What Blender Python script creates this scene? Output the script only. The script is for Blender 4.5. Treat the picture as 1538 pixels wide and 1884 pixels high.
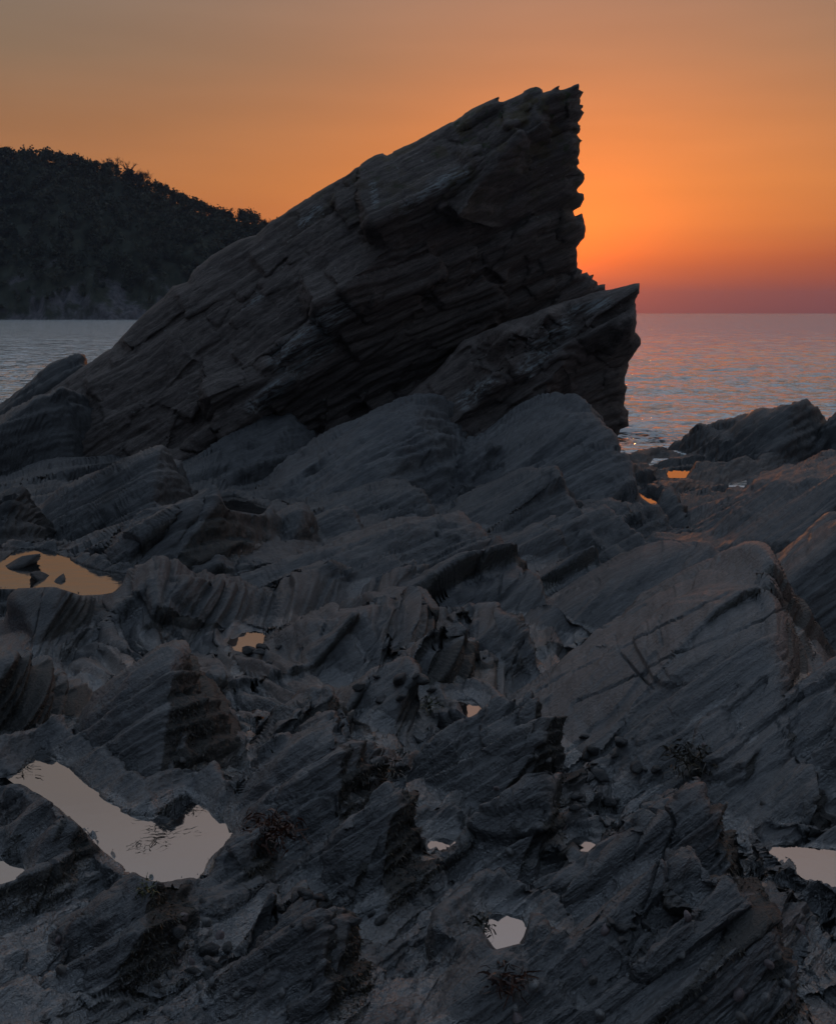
import bpy, math
import numpy as np

# ------------------------------------------------------------------ clear
for o in list(bpy.data.objects):
    bpy.data.objects.remove(o, do_unlink=True)
scene = bpy.context.scene
COL = scene.collection
rad = math.radians

# ------------------------------------------------------------------ camera
CZ = 3.5            # camera height above the sea (z = 0)
F = 2000.0          # focal length in photograph pixels (1538 x 1884)
PX0, PY0 = 769.0, 575.0   # vanishing point of the level view direction
cam = bpy.data.cameras.new('camera')
cam.sensor_fit = 'HORIZONTAL'
cam.sensor_width = 36.0
cam.lens = 36.0 * F / 1538.0
cam.shift_y = -(942.0 - PY0) / 1538.0
cam.clip_start = 0.05
cam.clip_end = 60000.0
cam_o = bpy.data.objects.new('camera', cam)
COL.objects.link(cam_o)
cam_o.location = (0, 0, CZ)
cam_o.rotation_euler = (rad(90), 0, 0)
scene.camera = cam_o

# ------------------------------------------------------------------ sky
SUN_AZ = math.atan((1064 - PX0) / F)       # to the right of the view direction
SUN_EL = rad(2.7)
SUN = (math.sin(SUN_AZ) * math.cos(SUN_EL), math.cos(SUN_AZ) * math.cos(SUN_EL), math.sin(SUN_EL))
world = bpy.data.worlds.new('World')
scene.world = world
world.use_nodes = True


class NT:
    """tiny helper around a node tree"""
    def __init__(self, tree):
        self.t = tree
        tree.nodes.clear()

    def n(self, kind, **kw):
        nd = self.t.nodes.new(kind)
        for k, v in kw.items():
            if k == 'inp':
                for kk, vv in v.items():
                    s = nd.inputs[kk]
                    if isinstance(vv, bpy.types.NodeSocket):
                        self.t.links.new(vv, s)
                    else:
                        s.default_value = vv
            else:
                setattr(nd, k, v)
        return nd

    def m(self, op, a, b=None, c=None, clamp=False):
        nd = self.t.nodes.new('ShaderNodeMath')
        nd.operation = op
        nd.use_clamp = clamp
        for i, v in enumerate((a, b, c)):
            if v is None:
                continue
            if isinstance(v, bpy.types.NodeSocket):
                self.t.links.new(v, nd.inputs[i])
            else:
                nd.inputs[i].default_value = v
        return nd.outputs[0]

    def vm(self, op, a, b=None):
        nd = self.t.nodes.new('ShaderNodeVectorMath')
        nd.operation = op
        for i, v in enumerate((a, b)):
            if v is None:
                continue
            if isinstance(v, bpy.types.NodeSocket):
                self.t.links.new(v, nd.inputs[i])
            else:
                nd.inputs[i].default_value = v
        return nd.outputs['Value'] if op in ('DOT_PRODUCT', 'LENGTH') else nd.outputs[0]

    def ramp(self, fac, stops, interp='LINEAR'):
        nd = self.t.nodes.new('ShaderNodeValToRGB')
        cr = nd.color_ramp
        cr.interpolation = interp
        while len(cr.elements) < len(stops):
            cr.elements.new(0.5)
        for e, (p, c) in zip(cr.elements, stops):
            e.position = p
            if not isinstance(c, (tuple, list)):
                c = (c, c, c)
            e.color = (*c[:3], 1)
        self.t.links.new(fac, nd.inputs[0])
        return nd.outputs[0]

    def mix(self, fac, a, b, blend='MIX', clamp=False):
        nd = self.t.nodes.new('ShaderNodeMix')
        nd.data_type = 'RGBA'
        nd.blend_type = blend
        nd.clamp_result = clamp
        for s, v in ((nd.inputs[0], fac), (nd.inputs[6], a), (nd.inputs[7], b)):
            if isinstance(v, bpy.types.NodeSocket):
                self.t.links.new(v, s)
            elif isinstance(v, (tuple, list)):
                s.default_value = (*v[:3], 1)
            elif s.type == 'RGBA':
                s.default_value = (v, v, v, 1)
            else:
                s.default_value = v
        return nd.outputs[2]

    def noise(self, vec, scale, detail=4, rough=0.55, dist=0.0, kind='FBM'):
        nd = self.t.nodes.new('ShaderNodeTexNoise')
        nd.noise_type = kind
        self.t.links.new(vec, nd.inputs['Vector'])
        nd.inputs['Scale'].default_value = scale
        nd.inputs['Detail'].default_value = detail
        nd.inputs['Roughness'].default_value = rough
        nd.inputs['Distortion'].default_value = dist
        return nd.outputs[0]

    def link(self, a, b):
        self.t.links.new(a, b)


w = NT(world.node_tree)
tc = w.n('ShaderNodeTexCoord')
D3 = w.vm('NORMALIZE', tc.outputs['Generated'])
sep = w.n('ShaderNodeSeparateXYZ', inp={0: D3})
elev = w.m('DIVIDE', w.m('ARCSINE', sep.outputs[2]), math.pi / 2)      # 0 horizon .. 1 zenith
elev = w.m('MAXIMUM', elev, 0.0)
d90 = lambda deg: deg / 90.0
front = w.ramp(elev, [
    (d90(0.0), (0.200, 0.046, 0.044)), (d90(1.3), (0.215, 0.042, 0.034)), (d90(2.7), (0.240, 0.056, 0.028)),
    (d90(4.5), (0.400, 0.140, 0.042)), (d90(6.5), (0.410, 0.168, 0.052)), (d90(9.5), (0.325, 0.165, 0.070)),
    (d90(13), (0.228, 0.168, 0.102)), (d90(17), (0.192, 0.176, 0.134)), (d90(23), (0.285, 0.275, 0.262)),
    (d90(32), (0.320, 0.355, 0.395)), (d90(48), (0.330, 0.395, 0.485)), (1.0, (0.270, 0.360, 0.490))])
back = w.ramp(elev, [
    (d90(0), (0.040, 0.050, 0.070)), (d90(10), (0.060, 0.072, 0.098)), (d90(24), (0.085, 0.106, 0.143)),
    (d90(48), (0.150, 0.198, 0.268)), (1.0, (0.270, 0.360, 0.490))])
hz = w.n('ShaderNodeCombineXYZ', inp={0: sep.outputs[0], 1: sep.outputs[1], 2: 0.0})
hd = w.vm('NORMALIZE', hz.outputs[0])
caz = w.vm('DOT_PRODUCT', hd, (math.sin(SUN_AZ), math.cos(SUN_AZ), 0))
azf = w.ramp(w.m('MULTIPLY_ADD', caz, 0.5, 0.5), [(0.0, 0.0), (0.35, 0.12), (0.8, 0.72), (0.955, 0.90), (1.0, 1.0)])
base = w.mix(azf, back, front)
ca = w.vm('DOT_PRODUCT', D3, SUN)
ang = w.m('MULTIPLY', w.m('ARCCOSINE', w.m('MINIMUM', ca, 1.0)), 180 / math.pi)   # degrees from the sun
# the glow is wider than tall: the haze layer lies on the horizon
g1 = w.m('EXPONENT', w.m('MULTIPLY', ang, -1 / 3.2))
g2 = w.m('EXPONENT', w.m('MULTIPLY', ang, -1 / 12.0))
lay = w.ramp(elev, [(0.0, 0.42), (d90(1.4), 0.62), (d90(3.2), 1.0), (1.0, 1.0)])
g1c = w.mix(1.0, w.mix(1.0, (0.70, 0.070, -0.04), lay, 'MULTIPLY'), g1, 'MULTIPLY')
g2c = w.mix(1.0, w.mix(1.0, (0.74, 0.124, -0.030), lay, 'MULTIPLY'), g2, 'MULTIPLY')
col = w.mix(1.0, w.mix(1.0, base, g1c, 'ADD'), g2c, 'ADD')
nish = w.n('ShaderNodeTexSky', sky_type='NISHITA', sun_disc=False, sun_elevation=SUN_EL,
           sun_rotation=SUN_AZ, altitude=10, air_density=1.2, dust_density=3.0, ozone_density=1.5)
col = w.mix(0.004, col, nish.outputs[0], 'ADD')
# very soft uneven streaks of high haze
hv = w.n('ShaderNodeMapping', inp={'Vector': D3, 'Scale': (1.2, 1.2, 9.0)})
hn = w.noise(hv.outputs[0], 2.2, 3, 0.5)
col = w.mix(1.0, col, w.ramp(hn, [(0.3, 0.94), (0.7, 1.06)]), 'MULTIPLY')
bg = w.n('ShaderNodeBackground', inp={'Color': col, 'Strength': 1.0})
wo = w.n('ShaderNodeOutputWorld')
w.link(bg.outputs[0], wo.inputs[0])

# ------------------------------------------------------------------ sun
sun = bpy.data.lights.new('sun', 'SUN')
sun.energy = 0.07
sun.angle = rad(0.6)
sun.color = (1.0, 0.36, 0.10)
sun_o = bpy.data.objects.new('sun', sun)
COL.objects.link(sun_o)
from mathutils import Vector
sun_o.rotation_euler = Vector(SUN).to_track_quat('Z', 'Y').to_euler()
sun_o.location = (20, 60, 30)

# ------------------------------------------------------------------ exposure, sampling
vs = scene.view_settings
vs.view_transform = 'Standard'
vs.look = 'None'
vs.exposure = 0.0
vs.gamma = 1.0
vs.use_curve_mapping = False
scene.cycles.use_denoising = True
scene.cycles.max_bounces = 4
scene.cycles.diffuse_bounces = 2
scene.cycles.glossy_bounces = 3
scene.cycles.volume_bounces = 0

# ------------------------------------------------------------------ numpy noise
def _hash(ix, iy, iz, seed):
    n = (ix.astype(np.uint32) * np.uint32(374761393) + iy.astype(np.uint32) * np.uint32(668265263)
         + iz.astype(np.uint32) * np.uint32(2246822519) + np.uint32((seed * 3266489917) & 0xffffffff))
    n = (n ^ (n >> np.uint32(13))) * np.uint32(1274126177)
    n = (n ^ (n >> np.uint32(16))) * np.uint32(2654435761)
    return n ^ (n >> np.uint32(15))


def rnd(ix, iy=None, iz=None, seed=0):
    ix = np.asarray(ix)
    z = np.zeros_like(ix, dtype=np.int32)
    iy = z if iy is None else iy
    iz = z if iz is None else iz
    return (_hash(ix.astype(np.int32), iy.astype(np.int32), iz.astype(np.int32), seed) >> np.uint32(8)).astype(np.float32) / np.float32(1 << 24)


def pn(x, y, z, seed=0):
    """gradient noise, about -0.8 .. 0.8"""
    x = np.asarray(x, np.float32); y = np.asarray(y, np.float32); z = np.asarray(z, np.float32)
    xf = np.floor(x); yf = np.floor(y); zf = np.floor(z)
    xi = xf.astype(np.int32); yi = yf.astype(np.int32); zi = zf.astype(np.int32)
    x = x - xf; y = y - yf; z = z - zf
    u = x * x * x * (x * (x * 6 - 15) + 10)
    v = y * y * y * (y * (y * 6 - 15) + 10)
    t = z * z * z * (z * (z * 6 - 15) + 10)
    k = np.float32(1 / 511.5)

    def g(dx, dy, dz):
        h = _hash(xi + dx, yi + dy, zi + dz, seed)
        gx = (h & np.uint32(1023)).astype(np.float32) * k - 1
        gy = ((h >> np.uint32(10)) & np.uint32(1023)).astype(np.float32) * k - 1
        gz = ((h >> np.uint32(20)) & np.uint32(1023)).astype(np.float32) * k - 1
        return gx * (x - dx) + gy * (y - dy) + gz * (z - dz)
    a = g(0, 0, 0); a += u * (g(1, 0, 0) - a)
    b = g(0, 1, 0); b += u * (g(1, 1, 0) - b)
    a += v * (b - a)
    c = g(0, 0, 1); c += u * (g(1, 0, 1) - c)
    d = g(0, 1, 1); d += u * (g(1, 1, 1) - d)
    c += v * (d - c)
    return a + t * (c - a)


def fbm(x, y, z, octv=4, seed=0, gain=0.5, lac=2.03):
    s = 0; a = 1.0
    for i in range(octv):
        s = s + a * pn(x, y, z, seed + i * 17)
        x = x * lac; y = y * lac; z = z * lac; a *= gain
    return s


def sstep(a, b, x):
    t = np.clip((x - a) / (b - a), 0, 1)
    return t * t * (3 - 2 * t)


def smax(a, b, k):
    h = np.clip(0.5 + 0.5 * (a - b) / k, 0, 1)
    return b + (a - b) * h + k * h * (1 - h)


def spl(x, r):
    """soft max(x, 0) with rounding radius r"""
    return 0.5 * (x + np.sqrt(x * x + r * r)) - 0.5 * r * 0


# ------------------------------------------------------------------ frame of the bedding: beds climb to the right at about 30 degrees
def unit(v):
    v = np.array(v, float)
    return v / np.linalg.norm(v)


EL = unit((0.84, 0.30, 0.42))                # lineation, up to the right and away
EN = unit(np.cross(EL, (0.60, 0.80, 0.0)))  # bed normal, up to the left
if EN[2] < 0:
    EN = -EN
EM = np.cross(EN, EL)                        # in the bed, across the lineation


def rock_detail(P, lod, amp=1.0, seed=0, blocks=1.0):
    """displacement along the normal for layered, cleaved slate; lod = smallest size worth drawing (array, metres)"""
    P = P.astype(np.float32)
    wv = 0.10
    wx = pn(P[:, 0] * 0.55, P[:, 1] * 0.55, P[:, 2] * 0.55, seed + 1) * wv
    wy = pn(P[:, 0] * 0.8 + 7, P[:, 1] * 0.8, P[:, 2] * 0.8, seed + 2) * wv
    l = P @ EL.astype(np.float32)
    n = P @ EN.astype(np.float32) + wx
    m = P @ EM.astype(np.float32) + wy
    d = np.zeros(len(P), np.float32)
    rough = 0.55 + 0.9 * np.clip(pn(P[:, 0] * 0.35, P[:, 1] * 0.35, P[:, 2] * 0.35, seed + 5) + 0.25, 0, 1)

    def on(size):
        return np.clip(size / (lod * 2.0) - 0.5, 0, 1)
    # ledges: beds of unequal thickness broken by cross joints; each block stands at its own height
    for k, (th, ln, am) in enumerate(((0.40, 3.0, 0.110), (0.16, 1.35, 0.055), (0.062, 0.60, 0.022))):
        q = n / th + 0.32 * pn(l / (ln * 1.4), m / (ln * 0.9), n / th * 0.2, seed + 30 + k) + 0.14 * pn(l / th * 0.35, m / th * 0.5, n / th * 0.5, seed + 40 + k)
        q = q + 0.95 * pn(n / th * 0.30, l / (ln * 4), m / (ln * 4), seed + 45 + k)
        bi = np.floor(q); fq = q - bi
        j = l / ln + rnd(bi, seed=seed + 50 + k) * 7 + 0.5 * pn(m / (ln * 0.5), n / th, l / ln * 0.4, seed + 60 + k)
        ji = np.floor(j); fj = j - ji
        c = m / (ln * 0.7) + rnd(bi, ji, seed=seed + 70 + k) * 5 + 0.35 * pn(l / ln, m / ln, n / ln, seed + 75 + k)
        ci = np.floor(c); fc = c - ci
        r = rnd(bi, ji, ci, seed=seed + 80 + k)
        saw = np.where(fq < 0.86, fq / 0.86, (1 - fq) / 0.14)
        v = blocks * (r - 0.5) * 0.95 + 0.95 * (saw - 0.5)
        # joints are opened into narrow cracks
        ej = np.minimum(np.minimum(fj, 1 - fj) * ln, np.minimum(fc, 1 - fc) * ln * 0.7)
        crack = 1 - sstep(0.0, 0.018 + 0.6 * lod, ej)
        v = v - 0.5 * crack * blocks * (rnd(ji, ci, seed=seed + 90 + k) > 0.5)
        d += am * v * rough * on(th)
    # cleavage: grooves drawn out along the lineation
    for k, (sz, am) in enumerate(((0.34, 0.045), (0.15, 0.034), (0.068, 0.0200), (0.031, 0.0105), (0.014, 0.0050))):
        a = pn(l / (sz * 9.0), m / sz, n / (sz * 0.7), seed + 100 + k)
        if k >= 1:
            a = 0.30 - 1.5 * np.abs(a) if k % 2 else 1.5 * np.abs(a) - 0.3
        d += am * a * (0.7 + 0.5 * rough) * on(sz)
    # lumps and pitting
    for k, (sz, am) in enumerate(((0.55, 0.014), (0.24, 0.012), (0.10, 0.009), (0.045, 0.0058), (0.02, 0.0032))):
        d += am * pn(P[:, 0] / sz, P[:, 1] / sz, P[:, 2] / sz, seed + 120 + k) * on(sz)
    return d * amp


# ------------------------------------------------------------------ materials
def principled(t, **kw):
    b = t.n('ShaderNodeBsdfPrincipled')
    for k, v in kw.items():
        s = b.inputs[k]
        if isinstance(v, bpy.types.NodeSocket):
            t.link(v, s)
        elif isinstance(v, (tuple, list)) and len(v) == 3:
            s.default_value = (*v, 1)
        else:
            s.default_value = v
    return b


def new_mat(name):
    m = bpy.data.materials.new(name)
    m.use_nodes = True
    return m, NT(m.node_tree)


def finish(t, bsdf):
    o = t.n('ShaderNodeOutputMaterial')
    t.link(bsdf.outputs[0], o.inputs['Surface'])


def attr(t, name):
    a = t.n('ShaderNodeAttribute', attribute_name=name)
    return a.outputs['Fac']


def rock_material(name, c0, c1, c2, fine=1.0, lichen=False, streak=0.0, use_attr=True, rough=0.62):
    m, t = new_mat(name)
    g = t.n('ShaderNodeNewGeometry')
    P = g.outputs['Position']
    cmb = t.n('ShaderNodeCombineXYZ', inp={0: t.vm('DOT_PRODUCT', P, tuple(EL)), 1: t.vm('DOT_PRODUCT', P, tuple(EM)), 2: t.vm('DOT_PRODUCT', P, tuple(EN))})
    S = t.n('ShaderNodeMapping', inp={'Vector': cmb.outputs[0], 'Scale': (0.13, 1.0, 1.35)}).outputs[0]
    big = t.noise(P, 0.8 * fine, 3, 0.6)
    col = t.mix(t.ramp(big, [(0.32, 0), (0.68, 1)]), c0, c1)
    st = t.noise(S, 7 * fine, 4, 0.62)
    col = t.mix(t.ramp(st, [(0.40, 0), (0.72, 0.85)]), col, c2)
    st2 = t.noise(S, 34 * fine, 3, 0.65)
    col = t.mix(1.0, col, t.ramp(st2, [(0.25, 0.42), (0.75, 1.58)]), 'MULTIPLY')
    grain = t.noise(P, 80 * fine, 3, 0.7)
    col = t.mix(1.0, col, t.ramp(grain, [(0.25, 0.68), (0.75, 1.32)]), 'MULTIPLY')
    if lichen:
        gz = t.n('ShaderNodeSeparateXYZ', inp={0: P}).outputs[2]
        ln = t.noise(P, 1.5, 4, 0.7)
        hi = t.ramp(t.m('MULTIPLY', gz, 0.1), [(0.48, 0.0), (0.85, 1.0)])
        lf = t.m('MULTIPLY', t.ramp(ln, [(0.50, 0), (0.60, 1)]), hi)
        col = t.mix(t.m('MULTIPLY', lf, 0.75), col, (0.085, 0.062, 0.020))
        l2 = t.noise(P, 3.5, 3, 0.65)
        col = t.mix(t.m('MULTIPLY', t.ramp(l2, [(0.58, 0), (0.66, 1)]), hi), col, (0.045, 0.060, 0.024))
        col = t.mix(t.ramp(t.noise(P, 9, 2, 0.5), [(0.70, 0), (0.76, 0.7)]), col, (0.24, 0.25, 0.24))
    if streak > 0:
        va = attr(t, 'streak')
        vf = t.m('MULTIPLY', va, t.ramp(st2, [(0.46, 0), (0.60, 1)]))
        col = t.mix(vf, col, (0.24, 0.27, 0.28))  # pale streaks: wet sheen on lit ledges put into the colour, with quartz
    rg = t.m('MULTIPLY_ADD', big, 0.35, rough - 0.18)
    hgt = t.m('MULTIPLY_ADD', t.noise(S, 42 * fine, 4, 0.7), 0.7, t.m('MULTIPLY', t.noise(P, 60 * fine, 4, 0.72), 0.6))
    spec = 0.4
    if use_attr:
        wet = attr(t, 'wet')
        wn = t.noise(P, 5.0, 4, 0.6)
        wetf = t.ramp(t.m('MULTIPLY_ADD', wet, 1.0, t.m('MULTIPLY_ADD', wn, 0.9, -0.45)), [(0.42, 0), (0.62, 1)])
        weed = attr(t, 'weed')
        wd = t.noise(P, 18.0, 4, 0.7)
        weedf = t.ramp(t.m('MULTIPLY_ADD', wd, 1.0, t.m('SUBTRACT', weed, 0.5)), [(0.46, 0), (0.78, 0.9)])
        wc = t.mix(t.ramp(grain, [(0.35, 0), (0.7, 1)]), (0.012, 0.012, 0.011), (0.034, 0.032, 0.027))
        col = t.mix(weedf, col, wc)
        tone = attr(t, 'tone')
        col = t.mix(1.0, col, tone, 'MULTIPLY')
        col = t.mix(wetf, col, t.mix(1.0, col, (0.62, 0.64, 0.68), 'MULTIPLY'))
        rg = t.mix(wetf, rg, 0.28)
        spec = 0.5
    bp = t.n('ShaderNodeBump', inp={'Height': hgt, 'Strength': 0.75, 'Distance': 0.03 / fine})
    kw = {'Base Color': col, 'Roughness': rg, 'Specular IOR Level': spec, 'Normal': bp.outputs[0]}
    if use_attr:
        kw.update({'Coat Weight': t.m('MAXIMUM', t.m('MULTIPLY', wetf, t.m('MULTIPLY_ADD', attr(t, 'damp'), 0.5, 0.5)), t.m('MULTIPLY', t.m('MULTIPLY', attr(t, 'damp'), 0.42), t.m('MULTIPLY_ADD', weedf, -0.85, 1.0))), 'Coat Roughness': t.m('MULTIPLY_ADD', wetf, -0.18, 0.28), 'Coat IOR': 2.4, 'Coat Normal': bp.outputs[0]})
    b = principled(t, **kw)
    finish(t, b)
    return m


MAT_SHORE = rock_material('shore_slate', (0.052, 0.056, 0.062), (0.086, 0.088, 0.092), (0.030, 0.033, 0.039), rough=0.55)
MAT_STACK = rock_material('stack_slate', (0.100, 0.082, 0.076), (0.150, 0.128, 0.118), (0.060, 0.051, 0.049), fine=0.45, lichen=True, streak=1.0, use_attr=False, rough=0.75)
MAT_CLIFF = rock_material('cliff_rock', (0.085, 0.078, 0.080), (0.13, 0.12, 0.125), (0.06, 0.06, 0.065), fine=0.05, use_attr=False, rough=0.8)


def water_material(name, base, ior, rough, ripples):
    m, t = new_mat(name)
    g = t.n('ShaderNodeNewGeometry')
    h = None
    for scale, sc, amt in ripples:
        mp = t.n('ShaderNodeMapping', inp={'Vector': g.outputs['Position'], 'Scale': sc})
        nn = t.m('MULTIPLY', t.noise(mp.outputs[0], scale, 3, 0.55, 0.2), amt)
        h = nn if h is None else t.m('ADD', h, nn)
    bp = t.n('ShaderNodeBump', inp={'Height': h, 'Strength': 1.0, 'Distance': 1.0})
    b = principled(t, **{'Base Color': base, 'Roughness': rough, 'IOR': ior, 'Normal': bp.outputs[0]})
    finish(t, b)
    return m


MAT_SEA = water_material('sea_water', (0.34, 0.37, 0.36), 5.0, 0.08, [(0.32, (0.6, 1.0, 1), 1.6), (0.95, (0.6, 1.0, 1), 0.95), (3.2, (0.6, 1.0, 1), 0.26)])
MAT_POOL = water_material('still_pool_water', (0.010, 0.011, 0.012), 5.0, 0.02, [(5.0, (1, 1, 1), 0.0006), (24, (1, 1, 1), 0.00012)])
MAT_POOL_R = water_material('rippled_pool_water', (0.010, 0.011, 0.012), 5.0, 0.02, [(6.0, (0.5, 1, 1), 0.0030), (20, (0.5, 1, 1), 0.0008)])


# ------------------------------------------------------------------ mesh helpers
def mesh_from(name, V, Q, mat, normals=None, attrs=None, smooth=True):
    me = bpy.data.meshes.new(name)
    V = np.ascontiguousarray(V, np.float32)
    Q = np.ascontiguousarray(Q, np.int32)
    k = Q.shape[1]
    me.vertices.add(len(V)); me.vertices.foreach_set('co', V.ravel())
    me.loops.add(Q.size); me.loops.foreach_set('vertex_index', Q.ravel())
    me.polygons.add(len(Q))
    me.polygons.foreach_set('loop_start', np.arange(0, Q.size, k, dtype=np.int32))
    me.polygons.foreach_set('loop_total', np.full(len(Q), k, np.int32))
    if smooth:
        me.polygons.foreach_set('use_smooth', np.ones(len(Q), bool))
    me.update(calc_edges=True)
    for an, arr in (attrs or {}).items():
        a = me.attributes.new(an, 'FLOAT', 'POINT')
        a.data.foreach_set('value', np.ascontiguousarray(arr, np.float32))
    if normals is not None:
        me.normals_split_custom_set_from_vertices(np.ascontiguousarray(normals, np.float32).tolist() if False else [tuple(x) for x in normals.tolist()])
    me.materials.append(mat)
    return me


def obj(name, me, parent=None, label=None, category=None, group=None, kind=None, loc=None):
    o = bpy.data.objects.new(name, me)
    COL.objects.link(o)
    if parent is not None:
        o.parent = parent
    if loc is not None:
        o.location = loc
    for k, v in (('label', label), ('category', category), ('group', group), ('kind', kind)):
        if v:
            o[k] = v
    return o


def grid_quads(nr, nc, flip=False):
    i = np.arange(nr - 1)[:, None] * nc + np.arange(nc - 1)[None, :]
    q = np.stack([i, i + 1, i + nc + 1, i + nc], -1).reshape(-1, 4)
    return q[:, ::-1] if flip else q


def grid_normals(V):
    """V (nr, nc, 3); rows go away from the camera, columns to the right"""
    dr = np.gradient(V, axis=0); dc = np.gradient(V, axis=1)
    n = np.cross(dc, dr)
    n /= np.linalg.norm(n, axis=-1, keepdims=True) + 1e-9
    return n


# ------------------------------------------------------------------ ground profile: drop of the shore below the camera against distance
GD = np.array([0.5, 2.3, 3.0, 4.0, 5.0, 6.0, 8.0, 10.0, 14.0, 18.0, 22.0, 25.0, 28.0, 34.0, 60.0])
GZ = np.array([1.75, 1.85, 1.92, 2.00, 2.10, 2.20, 2.40, 2.60, 2.90, 3.15, 3.36, 3.50, 3.62, 3.92, 6.0])
_tY = np.linspace(2.0, 45, 6000)
_tP = PY0 + F * np.interp(_tY, GD, GZ) / _tY


def ground_Y(py):
    return float(np.interp(-py, -_tP, _tY))


def G(px, py):
    """photograph pixel on the shore -> plan position"""
    y = ground_Y(py)
    return np.array([(px - PX0) * y / F, y])


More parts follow.
